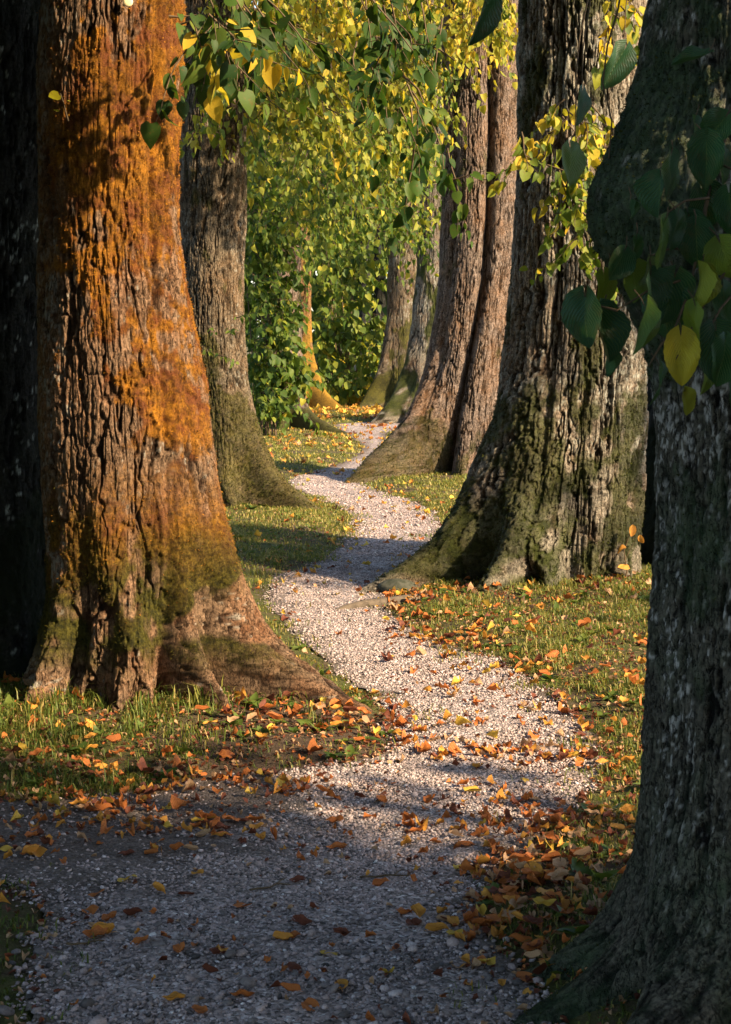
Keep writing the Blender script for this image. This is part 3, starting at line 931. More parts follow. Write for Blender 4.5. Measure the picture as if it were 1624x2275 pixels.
# ---- second right
spec = dict(D=11.55, seed=211, cols=420, rows=560, ztop=5.6, zpow=1.3, dense=.5, fiss=(22, .028, .09), lump=.04, flute=.03, lthr=.18, lich=.85, lz=(.4, 1.0),
            edges=[(-900, 1160, 1430), (0, 1150, 1436), (250, 1150, 1432), (600, 1148, 1440), (800, 1135, 1440), (1000, 1125, 1425), (1200, 1125, 1405), (1320, 1125, 1390)],
            lobes=[(204, .66, 11, .42), (198, .34, 28, .75), (230, .62, 9, .34), (252, .46, 8, .32), (228, .22, 34, .6), (-80, .20, 9, .26), (-52, .20, 10, .25), (-15, .15, 12, .3), (60, .35, 16, .3), (130, .35, 16, .3)],
            grooves=[(lambda z: 243 + 0 * z, .06, .035)], moss=moss_generic(.25, 1.5, 190, .78, -.01, 4.6))
t_r2, c_r2, _ = make_tree("lime_tree", "broad ridged grey trunk with mossy buttress roots reaching to the path on the right", spec, B_grey, tufts=(16000, .014, M_moss_green), group=GRP)
rb = np.array(t_r2.location)
rm = MB()
rp = []
for (x, y, zz) in [(960, 1338, .0), (905, 1342, .028), (860, 1345, .04), (810, 1349, .043), (765, 1353, .028), (715, 1360, -.01)]:
    gx, gy = ground_at(x, y)
    rp.append((gx, gy, zz + float(gh(np.array([gx]), np.array([gy]))[0]) - .03))
tube(rm, np.array(rp) - rb, .05, .022, 10)
rm.build("surface_root", M_limb, t_r2)

# ---- third right, fused stems
spec = dict(D=20.0, seed=223, cols=320, rows=460, ztop=7, zpow=1.3, fiss=(28, .016, .12), lump=.05, flute=.03, lthr=.55, lich=.5,
            edges=[(-900, 985, 1155), (0, 985, 1158), (300, 985, 1164), (500, 983, 1160), (650, 976, 1148), (800, 966, 1130), (900, 956, 1115), (1060, 945, 1100)],
            lobes=[(210, 1.0, 12, .50), (205, .25, 30, .9), (182, .35, 14, .5), (-95, .25, 12, .4), (-60, .35, 14, .45), (-20, .3, 14, .4), (60, .35, 16, .3), (130, .35, 16, .3)],
            grooves=[(lambda z: np.interp(z, [0, 1, 2.2, 4, 7], [-118, -104, -86, -82, -80]), .12, .16), (lambda z: -140 + 0 * z, .10, .05)],
            moss=moss_generic(.2, 1.2, 200, .62, .10, 3.6))
t_r3, c_r3, _ = make_tree("lime_tree", "pinkish brown trunk of fused stems parted by a deep dark groove beside the path", spec, B_pink, tufts=(6000, .018, M_moss_green), group=GRP)
# ---- fourth and fifth right
spec = dict(D=32.4, seed=233, cols=190, rows=300, ztop=8.5, zpow=1.2, fiss=(16, .014, .14), lump=.05, flute=.03, lthr=.3, lich=.9,
            edges=[(-500, 932, 1018), (450, 930, 1018), (600, 926, 1016), (750, 920, 1012), (940, 915, 1010)], lobes=[(200, .85, 15, .75), (230, .5, 14, .5), (-90, .3, 14, .4), (30, .3, 20, .3), (120, .3, 20, .3)],
            moss=moss_generic(.5, 2.4, 270, .92, .12, 3))
t_r4, c_r4, _ = make_tree("lime_tree", "pale grey trunk with one long sweeping root touching the path at its far bend", spec, B_grey, group=GRP)
spec = dict(D=38.2, seed=241, cols=160, rows=260, ztop=9, zpow=1.2, fiss=(16, .014, .14), lump=.05, flute=.03, lthr=.3, lich=.5,
            edges=[(-500, 868, 934), (520, 867, 934), (700, 862, 930), (910, 856, 928)], lobes=[(200, .75, 15, .75), (-100, .3, 14, .4), (-30, .4, 14, .4), (120, .3, 20, .3)], moss=moss_generic(.6, 3.5, 300, .92, .08, 3))
t_r5, c_r5, _ = make_tree("lime_tree", "farthest upright brown mossy trunk on the right where the path disappears", spec, B_second, group=GRP)
# ---- dark trunk glimpsed between the two right-hand trunks
spec = dict(D=12.2, seed=251, cols=160, rows=240, ztop=5, zpow=1.2, fiss=(22, .012, .2), lump=.05, lthr=.5, lich=.4,
            edges=[(-900, 1460, 1660), (700, 1455, 1660), (1000, 1420, 1660), (1290, 1390, 1660)], lobes=[(200, .2, 14, .3), (250, .3, 14, .3), (-60, .3, 14, .3)], moss=moss_generic(.3, 2, 200, .9, -.1))
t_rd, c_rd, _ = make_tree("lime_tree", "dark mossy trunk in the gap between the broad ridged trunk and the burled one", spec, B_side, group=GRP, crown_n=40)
# ---- thin trunks deep in the wood
for (x0, x1, D, sd_, lab) in [(800, 822, 52, 261, "thin blue grey trunk far back in the wood beside the leafy bank"), (832, 856, 60, 271, "dim far trunk in the wood just left of the farthest mossy trunk"),
                              (735, 752, 66, 277, "thin dim trunk far behind the bank of leaves")]:
    spec = dict(D=D, seed=sd_, cols=60, rows=120, ztop=9, fiss=(16, .012, .15), lump=.05, lthr=.4, lich=.6, edges=[(300, x0, x1), (850, x0 - 3, x1 + 3)], lobes=[(200, .3, 20, .4), (-60, .3, 20, .4)], moss=moss_generic(.5, 3, 200, .7, .1))
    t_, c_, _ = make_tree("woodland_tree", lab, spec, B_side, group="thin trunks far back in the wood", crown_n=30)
    finish_crown(t_, c_)

# ------------------------------------------------------------------ hanging foliage
r1 = np.random.default_rng(1001)
# dark near sprays at the top, from the front left tree
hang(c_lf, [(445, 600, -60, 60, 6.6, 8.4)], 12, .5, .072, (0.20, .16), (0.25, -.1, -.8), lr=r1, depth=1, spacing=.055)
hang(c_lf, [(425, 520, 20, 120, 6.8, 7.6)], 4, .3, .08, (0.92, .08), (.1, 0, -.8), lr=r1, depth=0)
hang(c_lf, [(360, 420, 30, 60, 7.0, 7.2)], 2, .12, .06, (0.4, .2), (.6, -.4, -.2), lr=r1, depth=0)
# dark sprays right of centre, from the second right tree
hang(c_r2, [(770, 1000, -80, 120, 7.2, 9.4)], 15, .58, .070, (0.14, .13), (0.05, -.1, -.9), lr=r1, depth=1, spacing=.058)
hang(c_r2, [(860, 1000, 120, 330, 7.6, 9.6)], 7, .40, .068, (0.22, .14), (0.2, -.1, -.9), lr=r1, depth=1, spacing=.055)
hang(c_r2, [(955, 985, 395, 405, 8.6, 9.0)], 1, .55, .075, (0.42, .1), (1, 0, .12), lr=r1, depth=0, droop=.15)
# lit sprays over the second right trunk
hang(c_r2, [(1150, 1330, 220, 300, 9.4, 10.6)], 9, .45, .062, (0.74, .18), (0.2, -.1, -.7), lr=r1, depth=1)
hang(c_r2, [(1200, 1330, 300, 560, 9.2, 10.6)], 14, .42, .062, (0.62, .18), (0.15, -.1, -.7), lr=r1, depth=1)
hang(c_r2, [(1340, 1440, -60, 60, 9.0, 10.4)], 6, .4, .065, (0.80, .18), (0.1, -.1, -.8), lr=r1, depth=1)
# yellow-green middle foliage from second and third trees
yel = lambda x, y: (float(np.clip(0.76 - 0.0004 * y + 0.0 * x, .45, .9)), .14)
hang(c_l2, [(430, 760, -120, 260, 14.0, 19.0)], 120, .95, .075, yel, (0.55, -.1, -.6), level=2, lr=r1, depth=1, spacing=.055)
hang(c_r3, [(700, 1130, -120, 130, 15.5, 19.0)], 95, .9, .068, yel, (0.35, -.1, -.7), level=2, lr=r1, depth=1, spacing=.05, keep=lambda x, y: x < 960 or (x > 1040 and y < 20) or y < -40)
hang(c_l3, [(540, 900, -150, 330, 21, 29)], 260, 1.3, .09, lambda x, y: (float(np.clip(0.73 - 0.0004 * y, .42, .9)), .15), (0.55, -.1, -.6), level=2, lr=r1, depth=1, spacing=.065)
hang(c_l3, [(560, 880, 300, 470, 23, 29)], 110, 1.1, .085, (0.48, .17), (0.6, -.1, -.45), level=2, lr=r1, depth=1, spacing=.07)
hang(c_r4, [(790, 1000, -150, 300, 26, 33)], 110, 1.3, .09, (0.62, .17), (0.0, -.1, -.7), level=2, lr=r1, depth=1, spacing=.07)
hang(c_l4, [(560, 900, -150, 420, 33, 42)], 190, 1.8, .12, (0.50, .15), (0.3, -.1, -.6), level=2, lr=r1, depth=1, spacing=.09)
hang(c_r3, [(1030, 1120, -120, 40, 15, 17)], 26, .8, .065, (0.80, .12), (.35, -.1, -.8), level=2, lr=r1, depth=1, spacing=.05)
for (mb_, x0, y0, z0, sgn, n_) in ((c_l2, -1.1, 16.3, 3.6, 1, 5), (c_l3, -1.05, 29.3, 4.5, 1, 6), (c_r3, .95, 20.0, 4.4, -1, 5)):
    for q_ in range(n_):
        p = np.array([x0, y0 + r1.normal(0, .1), z0 + q_ * .45])
        d = np.array([sgn * r1.uniform(.5, 1), r1.uniform(-.5, .3), r1.uniform(.1, .7)])
        pts = [p]
        for s_ in range(14):
            d = unit(d + r1.normal(0, .12, 3) + np.array([0, 0, -.09]))
            pts.append(pts[-1] + d * .16)
        tube(mb_, pts, .035, .006, 6, mat=1)
        for s_ in range(4, 14, 2):
            spray(mb_, pts[s_], d + r1.normal(0, .5, 3) + np.array([0, 0, -.4]), .6, .075, .055, .8, (.45, .16), 2, .4, 1, .005, r1)
# small sprigs on the second left trunk
hang(c_l2, [(395, 440, 285, 315, 14.8, 15.3)], 2, .28, .06, (0.80, .1), (.6, -.2, -.5), lr=r1, depth=0)
hang(c_l2, [(440, 530, 670, 850, 15.4, 15.8)], 5, .25, .05, (0.5, .1), (.3, -.8, 0), lr=r1, depth=0)
# sprig on the edge of the front left trunk
hang(c_lf, [(150, 160, 262, 270, 7.35, 7.4)], 1, .16, .045, (0.9, .1), (-.7, -.3, .4), lr=r1, depth=0, spacing=.05, droop=3)

for t, c in ((t_lf, c_lf), (t_l0, c_l0), (t_l2, c_l2), (t_l3, c_l3), (t_l4, c_l4), (t_r2, c_r2), (t_r3, c_r3), (t_r4, c_r4), (t_r5, c_r5), (t_rd, c_rd)):
    finish_crown(t, c)
finish_crown(t_r1, c_r1)
# near hanging branch of the near right tree: big veined leaves
nb = MB()
r2 = np.random.default_rng(77)
def nearpt(x, y, D):
    X_, Z_ = at_depth(x, y, D)
    return np.array([X_, D, Z_])
main = [(1660, 180, 3.6), (1600, 330, 3.55), (1570, 450, 3.5), (1550, 560, 3.48), (1530, 650, 3.45), (1495, 740, 3.42)]
mp = np.array([nearpt(*m) for m in main])
tube(nb, mp, .006, .002, 6, mat=1)
twigs = [((1575, 440, 3.5), (1470, 480, 3.42)), ((1545, 560, 3.48), (1440, 570, 3.44)), ((1525, 620, 3.45), (1370, 690, 3.4)), ((1640, 560, 3.45), (1500, 800, 3.36)), ((1590, 360, 3.55), (1660, 420, 3.4)), ((1640, 640, 3.5), (1560, 760, 3.4)), ((1370, 690, 3.4), (1300, 700, 3.46)), ((1500, 740, 3.42), (1440, 815, 3.4))]
for a, b in twigs:
    pa, pb = nearpt(*a), nearpt(*b)
    mid = (pa + pb) / 2 + np.array([0, 0, .012])
    tube(nb, [pa, mid, pb], .003, .0015, 5, mat=1)
def near_leaf(x, y, D, size, tint, tip=(0, 0, -1), nrm=(0, -1, .2), fold=.3, curl=.15):
    size *= .76
    P = nearpt(x, y, D)
    leaf_add(nb, P[None], np.array([tip], float), np.array([nrm], float), size, np.array([tint]), 3, fold + .55 * abs(nrm[0]), curl, 0.10, lr=r2)
    q = P + np.array([r2.normal(0, .012), .01, .03])
    tube(nb, [q, (P + q) / 2 + np.array([.003, 0, 0]), P], .0013, .001, 4, mat=1)
for (x, y, D, s, t_, tip, nrm) in [
    (1512, 748, 3.36, .110, .97, (.05, 0, -1), (-.1, -1, .15)), (1520, 870, 3.40, .055, .80, (.1, .1, -1), (.4, -.7, .2)),
    (1500, 615, 3.44, .112, .30, (-.25, .1, -1), (.25, -.8, .3)), (1570, 310, 3.45, .110, .22, (.0, 0, -1), (-.2, -.8, .3)),
    (1598, 330, 3.5, .085, .2, (.3, .1, -1), (.6, -.6, .2)), (1490, 345, 3.42, .10, .25, (-.12, 0, -1), (.85, -.5, .1)), (1470, 395, 3.44, .09, .3, (-.1, 0, -1), (-.7, -.6, .2)),
    (1505, 480, 3.40, .078, .12, (-.15, 0, -1), (.5, -.7, .2)), (1475, 495, 3.40, .105, .5, (-.1, 0, -1), (.9, -.35, .1)), (1412, 530, 3.42, .05, .35, (-.1, 0, -1), (.5, -.6, .3)),
    (1385, 560, 3.41, .07, .2, (-.45, 0, -.9), (.4, -.7, .3)), (1440, 580, 3.45, .07, .55, (-.2, 0, -1), (.8, -.5, 0)), (1445, 610, 3.42, .09, .18, (0, 0, -1), (.6, -.7, .2)),
    (1480, 640, 3.46, .115, .10, (.05, .1, -1), (-.2, -.9, .1)), (1300, 660, 3.40, .115, .22, (.05, 0, -1), (-.55, -.8, .1)), (1330, 690, 3.44, .12, .08, (.15, 0, -1), (.5, -.7, .1)),
    (1345, 780, 3.46, .06, .4, (.1, 0, -1), (.8, -.4, .1)), (1432, 680, 3.36, .11, .55, (-.02, 0, -1), (.95, -.25, .1)), (1410, 590, 3.44, .085, .62, (-.05, 0, -1), (.5, -.6, .1)),
    (1550, 600, 3.38, .09, .75, (.06, 0, -1), (.9, -.4, .1)), (1545, 680, 3.37, .09, .7, (.1, 0, -1), (-.9, -.4, .2)), (1600, 540, 3.42, .085, .7, (.35, 0, -.9), (-.3, -.8, .2)),
    (1590, 735, 3.40, .125, .12, (.1, 0, -1), (.1, -.9, .3)), (1610, 760, 3.35, .10, .35, (-.1, 0, -1), (.3, -.8, .3)), (1560, 800, 3.44, .08, .6, (.1, 0, -1), (.7, -.5, 0)),
    (1468, 820, 3.42, .085, .25, (-.05, 0, -1), (.95, -.25, 0)), (1540, 265, 3.5, .05, .3, (.1, 0, -1), (.8, -.5, 0)), (1610, 262, 3.5, .08, .35, (-.5, 0, -.6), (.2, -.7, .5)),
    (1570, 120, 3.55, .085, .15, (-.7, 0, -.2), (.1, -.4, .9)), (1530, 480, 3.5, .09, .06, (.3, .1, -1), (0, -.9, .2)), (1560, 420, 3.52, .10, .05, (.2, .1, -1), (.2, -.9, .2)),
    (1400, 450, 3.44, .035, .4, (.05, 0, -1), (.8, -.4, 0)), (1545, 500, 3.46, .10, .08, (.1, .1, -1), (-.2, -.9, .2)), (1605, 640, 3.48, .09, .3, (.2, .1, -1), (.2, -.9, .2)),
    (1620, 430, 3.45, .1, .12, (.1, 0, -1), (-.3, -.8, .2)), (1635, 830, 3.4, .1, .2, (.1, 0, -1), (.3, -.8, .2)), (1650, 520, 3.4, .1, .3, (.1, 0, -1), (.3, -.8, .2))]:
    near_leaf(x, y, D, s, t_, tip, nrm)
rb1 = np.array(t_r1.location)
nb.v = [a - rb1 for a in nb.v]
nb.build("hanging_branch", [M_leaf_near, M_twig], t_r1)

r3 = np.random.default_rng(78)
for (x, y, D, s, tn, tip, nrm) in [(1385, 110, 5.4, .115, .2, (-.35, 0, -1), (.6, -.7, .1)), (1085, -20, 3.9, .105, .12, (-.12, 0, -1), (.8, -.5, .1)), (1290, 205, 4.8, .08, .15, (-.08, 0, -1), (.85, -.4, 0)),
                                   (1265, 330, 4.9, .09, .5, (.1, 0, -1), (.5, -.6, .2)), (1340, 610, 4.2, .07, .7, (.1, 0, -1), (.5, -.6, .2))]:
    lb = MB()
    X_, Z_ = at_depth(x, y, D)
    p = np.array([X_, D, Z_])
    leaf_add(lb, p[None], np.array([tip], float), np.array([nrm], float), s, np.array([tn]), 3, .3, .2, .06, lr=r3)
    _, zt = at_depth(x, -180, D)
    mm = max(3, int((zt - Z_) / .08))
    tw = p + np.stack([np.cumsum(r3.normal(.006, .012, mm)), np.cumsum(r3.normal(.01, .01, mm)), np.linspace(0, zt - Z_, mm)], 1)
    tube(lb, tw, .0012, .003, 5, mat=1)
    lb.v = [a - rb for a in lb.v]
    lb.build("drooping_twig", [M_leaf_near, M_twig], t_r2)


# ------------------------------------------------------------------ leafy shoots: shrubs at the left bank
def shrub(name, label, boxes, n, leaf, tint, seed, cat="shrub", L=.5):
    lr = np.random.default_rng(seed)
    b = boxes[0]
    D = (b[4] + b[5]) / 2
    X_, _ = at_depth((b[0] + b[1]) / 2, 900, D)
    t = tag(empty(name, (float(X_), D, 0)), label, cat)
    fo, st = MB(), MB()
    hang(fo, boxes, n, L, leaf, tint, (0.45, -.5, -.1), level=1 if leaf > .1 else 2, lr=lr, depth=1, spacing=leaf * .5, droop=.9, side=.4)
    base = np.array(t.location)
    for a in range(14):
        bb = boxes[lr.integers(len(boxes))]
        p0 = np.array([X_ + lr.normal(0, .15), D + lr.normal(0, .15), 0])
        x1, z1 = at_depth(lr.uniform(bb[0], bb[1]), lr.uniform(bb[2], bb[3]), D)
        p1 = np.array([x1, D, z1])
        tube(st, np.array([p0, p0 * .6 + p1 * .4 + np.array([0, 0, .2]), p1]) - base, .018, .005, 5)
    fo.v = [a - base for a in fo.v]
    fo.build("foliage", LEAVES, t)
    st.build("stems", M_twig, t)
    return t

shrub("leafy_shrub", "leafy green shoots hiding a trunk left of the far path bend", [(540, 615, 480, 880, 26.6, 28.4), (545, 660, 790, 915, 26.8, 28.2), (560, 640, 520, 820, 26.6, 27.6), (545, 610, 350, 560, 26.5, 28.4)], 340, .105, (0.44, .16), 301, L=.45)
shrub("leafy_shrub", "dense bank of big green leaves behind the golden edged trunk", [(690, 825, 560, 800, 38.5, 41), (680, 835, 700, 860, 38.5, 40), (690, 800, 420, 600, 39, 42)], 260, .15, (0.56, .15), 303, L=.6)
shrub("leafy_shrub", "low yellowing leaves at the foot of the dense bank of leaves", [(720, 815, 850, 885, 39, 40)], 40, .15, (0.82, .12), 305, L=.4)

# ------------------------------------------------------------------ far wood, and unseen trees added off frame for their shade
fw = MB()
lr = np.random.default_rng(404)
n = 26000
a = lr.uniform(R(-38), R(38), n)
dd = lr.uniform(56, 92, n)
P = np.stack([dd * np.sin(a), dd * np.cos(a), lr.uniform(0, 1, n) ** .8 * 17], 1)
P[:, 2] *= 0.75 + 0.25 * vnoise(P[:, 0] * .2, P[:, 1] * .2, P[:, 2] * 0, 3)
leaf_add(fw, P, np.array([0, 0, -.6]) + lr.normal(0, .6, (n, 3)), lr.normal(0, .8, (n, 3)) + np.array([0, -.2, .5]), lr.uniform(.5, 1.0, n), 0.28 + lr.normal(0, .12, n), 2, lr=lr)
tag(fw.build("far_woods", LEAVES), "dark green woodland closing the view beyond the path", "woodland", kind="stuff")

def unseen_shade_tree(label, x, y, r, h, ctr, radii, n, seed, per=60, leaf=.17, clear=.75, low=()):  # out-of-view tree, its crown shaped to shade some zones and leave others lit
    lr = np.random.default_rng(seed)
    t = tag(empty("unseen_shade_tree", (x, y, 0)), label, "tree")
    tm = MB()
    p = [np.array([0, 0, -.1])]
    for k in range(10):
        p.append(p[-1] + np.array([lr.normal(0, .04), lr.normal(0, .04), h / 10]))
    tube(tm, p, r * 1.3, r * .5, 14)
    for k in range(8):
        an = lr.uniform(0, 6.28)
        s0 = p[lr.integers(4, 10)]
        tube(tm, [s0, s0 + np.array([math.cos(an) * .9, math.sin(an) * .9, .7]), s0 + np.array([math.cos(an) * 2.2, math.sin(an) * 2.2, 1.3])], r * .3, .03, 7)
    tm.build("trunk", M_limb, t)
    cm = MB()
    crown_clumps(cm, ctr, radii, n, lr, leaf, per, .6, clear=clear)
    for (c_, r_, n_) in low:                                   # low boughs added to shade the foreground, each given a limb
        crown_clumps(cm, c_, r_, n_, lr, leaf, per, .5, clear=.3)
        a_, b_ = np.array([x, y, h * .45]), np.array(c_, float)
        tube(cm, [a_, a_ * .5 + b_ * .5 + np.array([0, 0, .3]), b_], .06, .015, 7, mat=1)
    finish_crown(t, cm)
    return t

unseen_shade_tree("unseen lime tree behind the viewer on the right, low boughs added for shade", 2.2, -2.6, .34, 6, (2.6, -1.6, 4.2), (2.6, 3.2, 2.8), 210, 501)
unseen_shade_tree("unseen lime tree added right of the near burled trunk to shade the foreground", 6.0, 0.2, .34, 6.5, (4.7, 1.0, 3.1), (2.9, 3.0, 2.9), 470, 503, clear=1.0, low=[((3.6, 2.0, 2.55), (.9, .75, .6), 34), ((3.0, 1.9, 2.1), (.8, .7, .5), 22)])
unseen_shade_tree("unseen lime tree added right of the broad ridged trunk to shade it", 8.2, 8.4, .34, 7, (7.3, 7.8, 4.4), (2.2, 1.9, 3.6), 95, 505, clear=.85)
unseen_shade_tree("unseen lime tree added left of the black trunk to block sky light", -4.2, 7.6, .34, 6, (-3.6, 7.2, 3.2), (1.5, 3.6, 3.2), 260, 511, clear=.3)
unseen_shade_tree("lime tree behind the viewer on the left", -2.4, -1.5, .34, 6, (-2.2, -1.5, 6.2), (2.6, 3.6, 2.6), 120, 509)

# ------------------------------------------------------------------ grass
def grass_patch(mb, xr, yr, dens, hgt, lr, tint=(0.5, .2), wdt=.0035, clump=0.5):
    area = (xr[1] - xr[0]) * (yr[1] - yr[0])
    n = int(area * dens)
    X_, Y_ = lr.uniform(*xr, n), lr.uniform(*yr, n)
    sd = path_sd(X_, Y_) + .05 * vnoise(X_ * 6, Y_ * 6, X_ * 0, 71)
    cl = fbm(X_ * 4.5, Y_ * 4.5, X_ * 0, 72, 3)
    pr = sstep(0.06, -0.09, sd + .06 * vnoise(X_ * 17, Y_ * 17, X_ * 0, 75)) * np.clip(0.55 + clump * 1.8 * cl, 0.04, 1) + 0.25 * sstep(.22, .45, cl) * sstep(.30, .05, sd)
    pr = pr * (1 - .75 * trodden(X_, Y_))
    bad = np.zeros(n, bool)
    for (tx, ty, r) in TREES_AT.values():
        bad |= (X_ - tx) ** 2 + (Y_ - ty) ** 2 < (r * 1.05) ** 2
    k = (lr.random(n) < pr) & ~bad
    X_, Y_, cl = X_[k], Y_[k], cl[k]
    n = len(X_)
    Z_ = gh(X_, Y_) - .004
    h = hgt * lr.uniform(.35, 1.25, n) * (0.8 + .6 * np.clip(cl, -.5, .6))
    az = lr.uniform(0, 6.28, n)
    bend = lr.uniform(.2, 1.5, n)
    d = np.stack([np.cos(az), np.sin(az), 0 * az], 1)
    s = np.stack([-np.sin(az), np.cos(az), 0 * az], 1) * (wdt * lr.uniform(.6, 1.3, n))[:, None]
    P = np.stack([X_, Y_, Z_], 1)
    up = np.array([0, 0, 1.0])
    m = P + up * (h * .6)[:, None] + d * (h * bend * .25)[:, None]
    t = P + up * (h * (1 - .42 * bend))[:, None] + d * (h * bend * .8)[:, None]
    v = np.stack([P - s, P + s, m + s * .75, m - s * .75, t], 1).reshape(-1, 3)
    b = (np.arange(n) * 5)[:, None]
    mb.add(v, [b + np.array([[0, 1, 2, 3]]), b + np.array([[3, 2, 4]])], tint=np.repeat(np.clip(tint[0] + lr.normal(0, tint[1], n), 0, 1), 5))


M_grass = leaf_material("grass_blade", [(0.0, (0.035, 0.070, 0.014)), (0.45, (0.10, 0.14, 0.025)), (0.75, (0.21, 0.20, 0.045)), (1.0, (0.42, 0.31, 0.12))], 0.35, False, 0.5, 0.25)
gb = MB()
lr = np.random.default_rng(606)
for (xr, yr, dens, hgt, tn, wd) in [((-1.9, 0.15), (5.9, 7.9), 11000, .045, (.50, .24), .0024), ((-1.5, -.7), (4.0, 5.4), 6000, .04, (.35, .2), .0024), ((0.2, 1.5), (3.6, 7.6), 10000, .038, (.55, .24), .0022),
                                    ((-0.1, 2.2), (7.6, 11.6), 8500, .042, (.64, .2), .0027), ((-2.2, 0.4), (7.9, 12), 2500, .045, (.64, .2), .003), ((-2.6, 1.2), (12, 18), 4200, .042, (.68, .18), .004),
                                    ((0.3, 2.6), (11.6, 20), 2400, .045, (.66, .18), .004), ((-3.2, 2), (18, 30), 1300, .05, (.7, .16), .007), ((-3, 2.5), (30, 40), 600, .06, (.72, .16), .011),
                                    ((1.5, 3.5), (1.5, 20), 900, .055, (.5, .18), .005), ((-3.6, -1.6), (2, 20), 900, .055, (.5, .18), .005), ((3.5, 12), (1, 36), 160, .08, (.55, .18), .012), ((-12, -3.6), (1, 36), 160, .08, (.55, .18), .012),
                                    ((-1.9, 0.15), (5.9, 7.7), 1500, .095, (.45, .26), .0026), ((0.2, 1.6), (4.2, 11.4), 700, .075, (.55, .26), .0024), ((-1.4, -.2), (7.0, 7.7), 1500, .12, (.5, .26), .0028)]:
    grass_patch(gb, xr, yr, dens, hgt, lr, tn, wd)
for _ in range(420):
    zx, zy = [((-1.8, .1), (6.0, 7.9)), ((.2, 1.6), (4.3, 7.6)), ((0, 2.0), (7.6, 11.4)), ((-2.0, .2), (8, 16))][lr.integers(4)]
    wx_, wy_ = lr.uniform(*zx), lr.uniform(*zy)
    if path_sd([wx_], [wy_])[0] > -.02: continue
    k_ = int(lr.integers(4, 9))
    an = np.arange(k_) * 6.28 / k_ + lr.normal(0, .3, k_)
    T = np.stack([np.cos(an), np.sin(an), lr.uniform(.2, .9, k_)], 1)
    P = np.array([wx_, wy_, float(gh(np.array([wx_]), np.array([wy_]))[0])]) + T * .012
    leaf_add(gb, P, T, np.array([0, 0, 1.0]) + 0 * T, lr.uniform(.022, .05) * lr.uniform(.7, 1.2, k_), lr.uniform(.1, .5) + lr.normal(0, .06, k_), 1, .3, .5, lr=lr)
tag(gb.build("grass", M_grass), "short grass on the verges beside the path", "grass", kind="stuff")

# ------------------------------------------------------------------ gravel: stones on the path
ph = (1 + 5 ** .5) / 2
IV = np.array([(-1, ph, 0), (1, ph, 0), (-1, -ph, 0), (1, -ph, 0), (0, -1, ph), (0, 1, ph), (0, -1, -ph), (0, 1, -ph), (ph, 0, -1), (ph, 0, 1), (-ph, 0, -1), (-ph, 0, 1)]) / 1.9
IF = np.array([(0, 11, 5), (0, 5, 1), (0, 1, 7), (0, 7, 10), (0, 10, 11), (1, 5, 9), (5, 11, 4), (11, 10, 2), (10, 7, 6), (7, 1, 8), (3, 9, 4), (3, 4, 2), (3, 2, 6), (3, 6, 8), (3, 8, 9), (4, 9, 5), (2, 4, 11), (6, 2, 10), (8, 6, 7), (9, 8, 1)])


def stones(mb, X_, Y_, size, lr, tint):
    n = len(X_)
    sc = np.stack([lr.uniform(.7, 1.35, n), lr.uniform(.6, 1.1, n), lr.uniform(.4, .8, n)], 1) * size[:, None]
    v = IV[None] * (1 + lr.normal(0, .10, (n, 12, 1))) * sc[:, None, :]
    a = lr.uniform(0, 6.28, n)
    t = lr.normal(0, .25, n)
    x = v[..., 0] * np.cos(a)[:, None] - v[..., 1] * np.sin(a)[:, None]
    y = v[..., 0] * np.sin(a)[:, None] + v[..., 1] * np.cos(a)[:, None]
    z = v[..., 2] + x * t[:, None]
    zz = gh(X_, Y_) + .004 + size * .22
    mb.add(np.stack([x + X_[:, None], y + Y_[:, None], z + zz[:, None]], -1).reshape(-1, 3), [(IF[None] + (np.arange(n) * 12)[:, None, None]).reshape(-1, 3)], tint=np.repeat(tint, 12))


k = NT("gravel_stone")
c = k.ramp(k.attr("tint"), [(0, (0.036, 0.032, 0.031)), (.35, (0.165, 0.138, 0.130)), (.6, (0.37, 0.285, 0.265)), (.85, (0.50, 0.44, 0.435)), (1, (0.68, 0.65, 0.63))])
c = k.mix(1.0, c, k.ramp(k.noise(220, 3, .6, k.pos()), [(.3, (.7,) * 3), (.7, (1.2,) * 3)]), 'MULTIPLY')
M_stone = k.done(k.principled(c, 0.7, 0.3))
sb = MB()
lr = np.random.default_rng(808)
for (xr, yr, dens, s0) in [((-1.35, .85), (3.5, 5.2), 12500, .0046), ((-1.5, .95), (5.2, 6.6), 10500, .0046), ((-.6, .9), (6.6, 9), 8000, .005), ((-.8, .7), (9, 13), 7000, .0046), ((-.9, .8), (13, 21), 3500, .006)]:
    n = int((xr[1] - xr[0]) * (yr[1] - yr[0]) * dens)
    X_, Y_ = lr.uniform(*xr, n), lr.uniform(*yr, n)
    sd = path_sd(X_, Y_) + 0.035 * fbm(X_ * 5, Y_ * 5, 0 * X_, 8, 3)
    kk = lr.random(n) < sstep(-.05, .10, sd + .05 * vnoise(X_ * 8, Y_ * 8, 0 * X_, 79))
    kk &= lr.random(n) > .8 * soil_at(X_, Y_)
    kk &= lr.random(n) < np.clip(.72 + 1.1 * fbm(X_ * 2.3, Y_ * 2.3, X_ * 0, 95, 3), .2, 1)
    X_, Y_ = X_[kk], Y_[kk]
    n = len(X_)
    stones(sb, X_, Y_, s0 * np.exp(lr.normal(0, .33, n)), lr, np.clip(.50 + .08 * (lr.random(n) < .12) + lr.normal(0, .16, n), 0, 1))
n = 420
X_, Y_ = lr.uniform(-1.0, .62, n), lr.uniform(3.9, 4.7, n)
kk = path_sd(X_, Y_) > -.05
stones(sb, X_[kk], Y_[kk], .010 * np.exp(lr.normal(0, .35, kk.sum())), lr, np.clip(.4 + lr.normal(0, .2, kk.sum()), 0, 1))
tag(sb.build("gravel", M_stone), "loose grey and pinkish gravel stones covering the path", "gravel", kind="stuff")

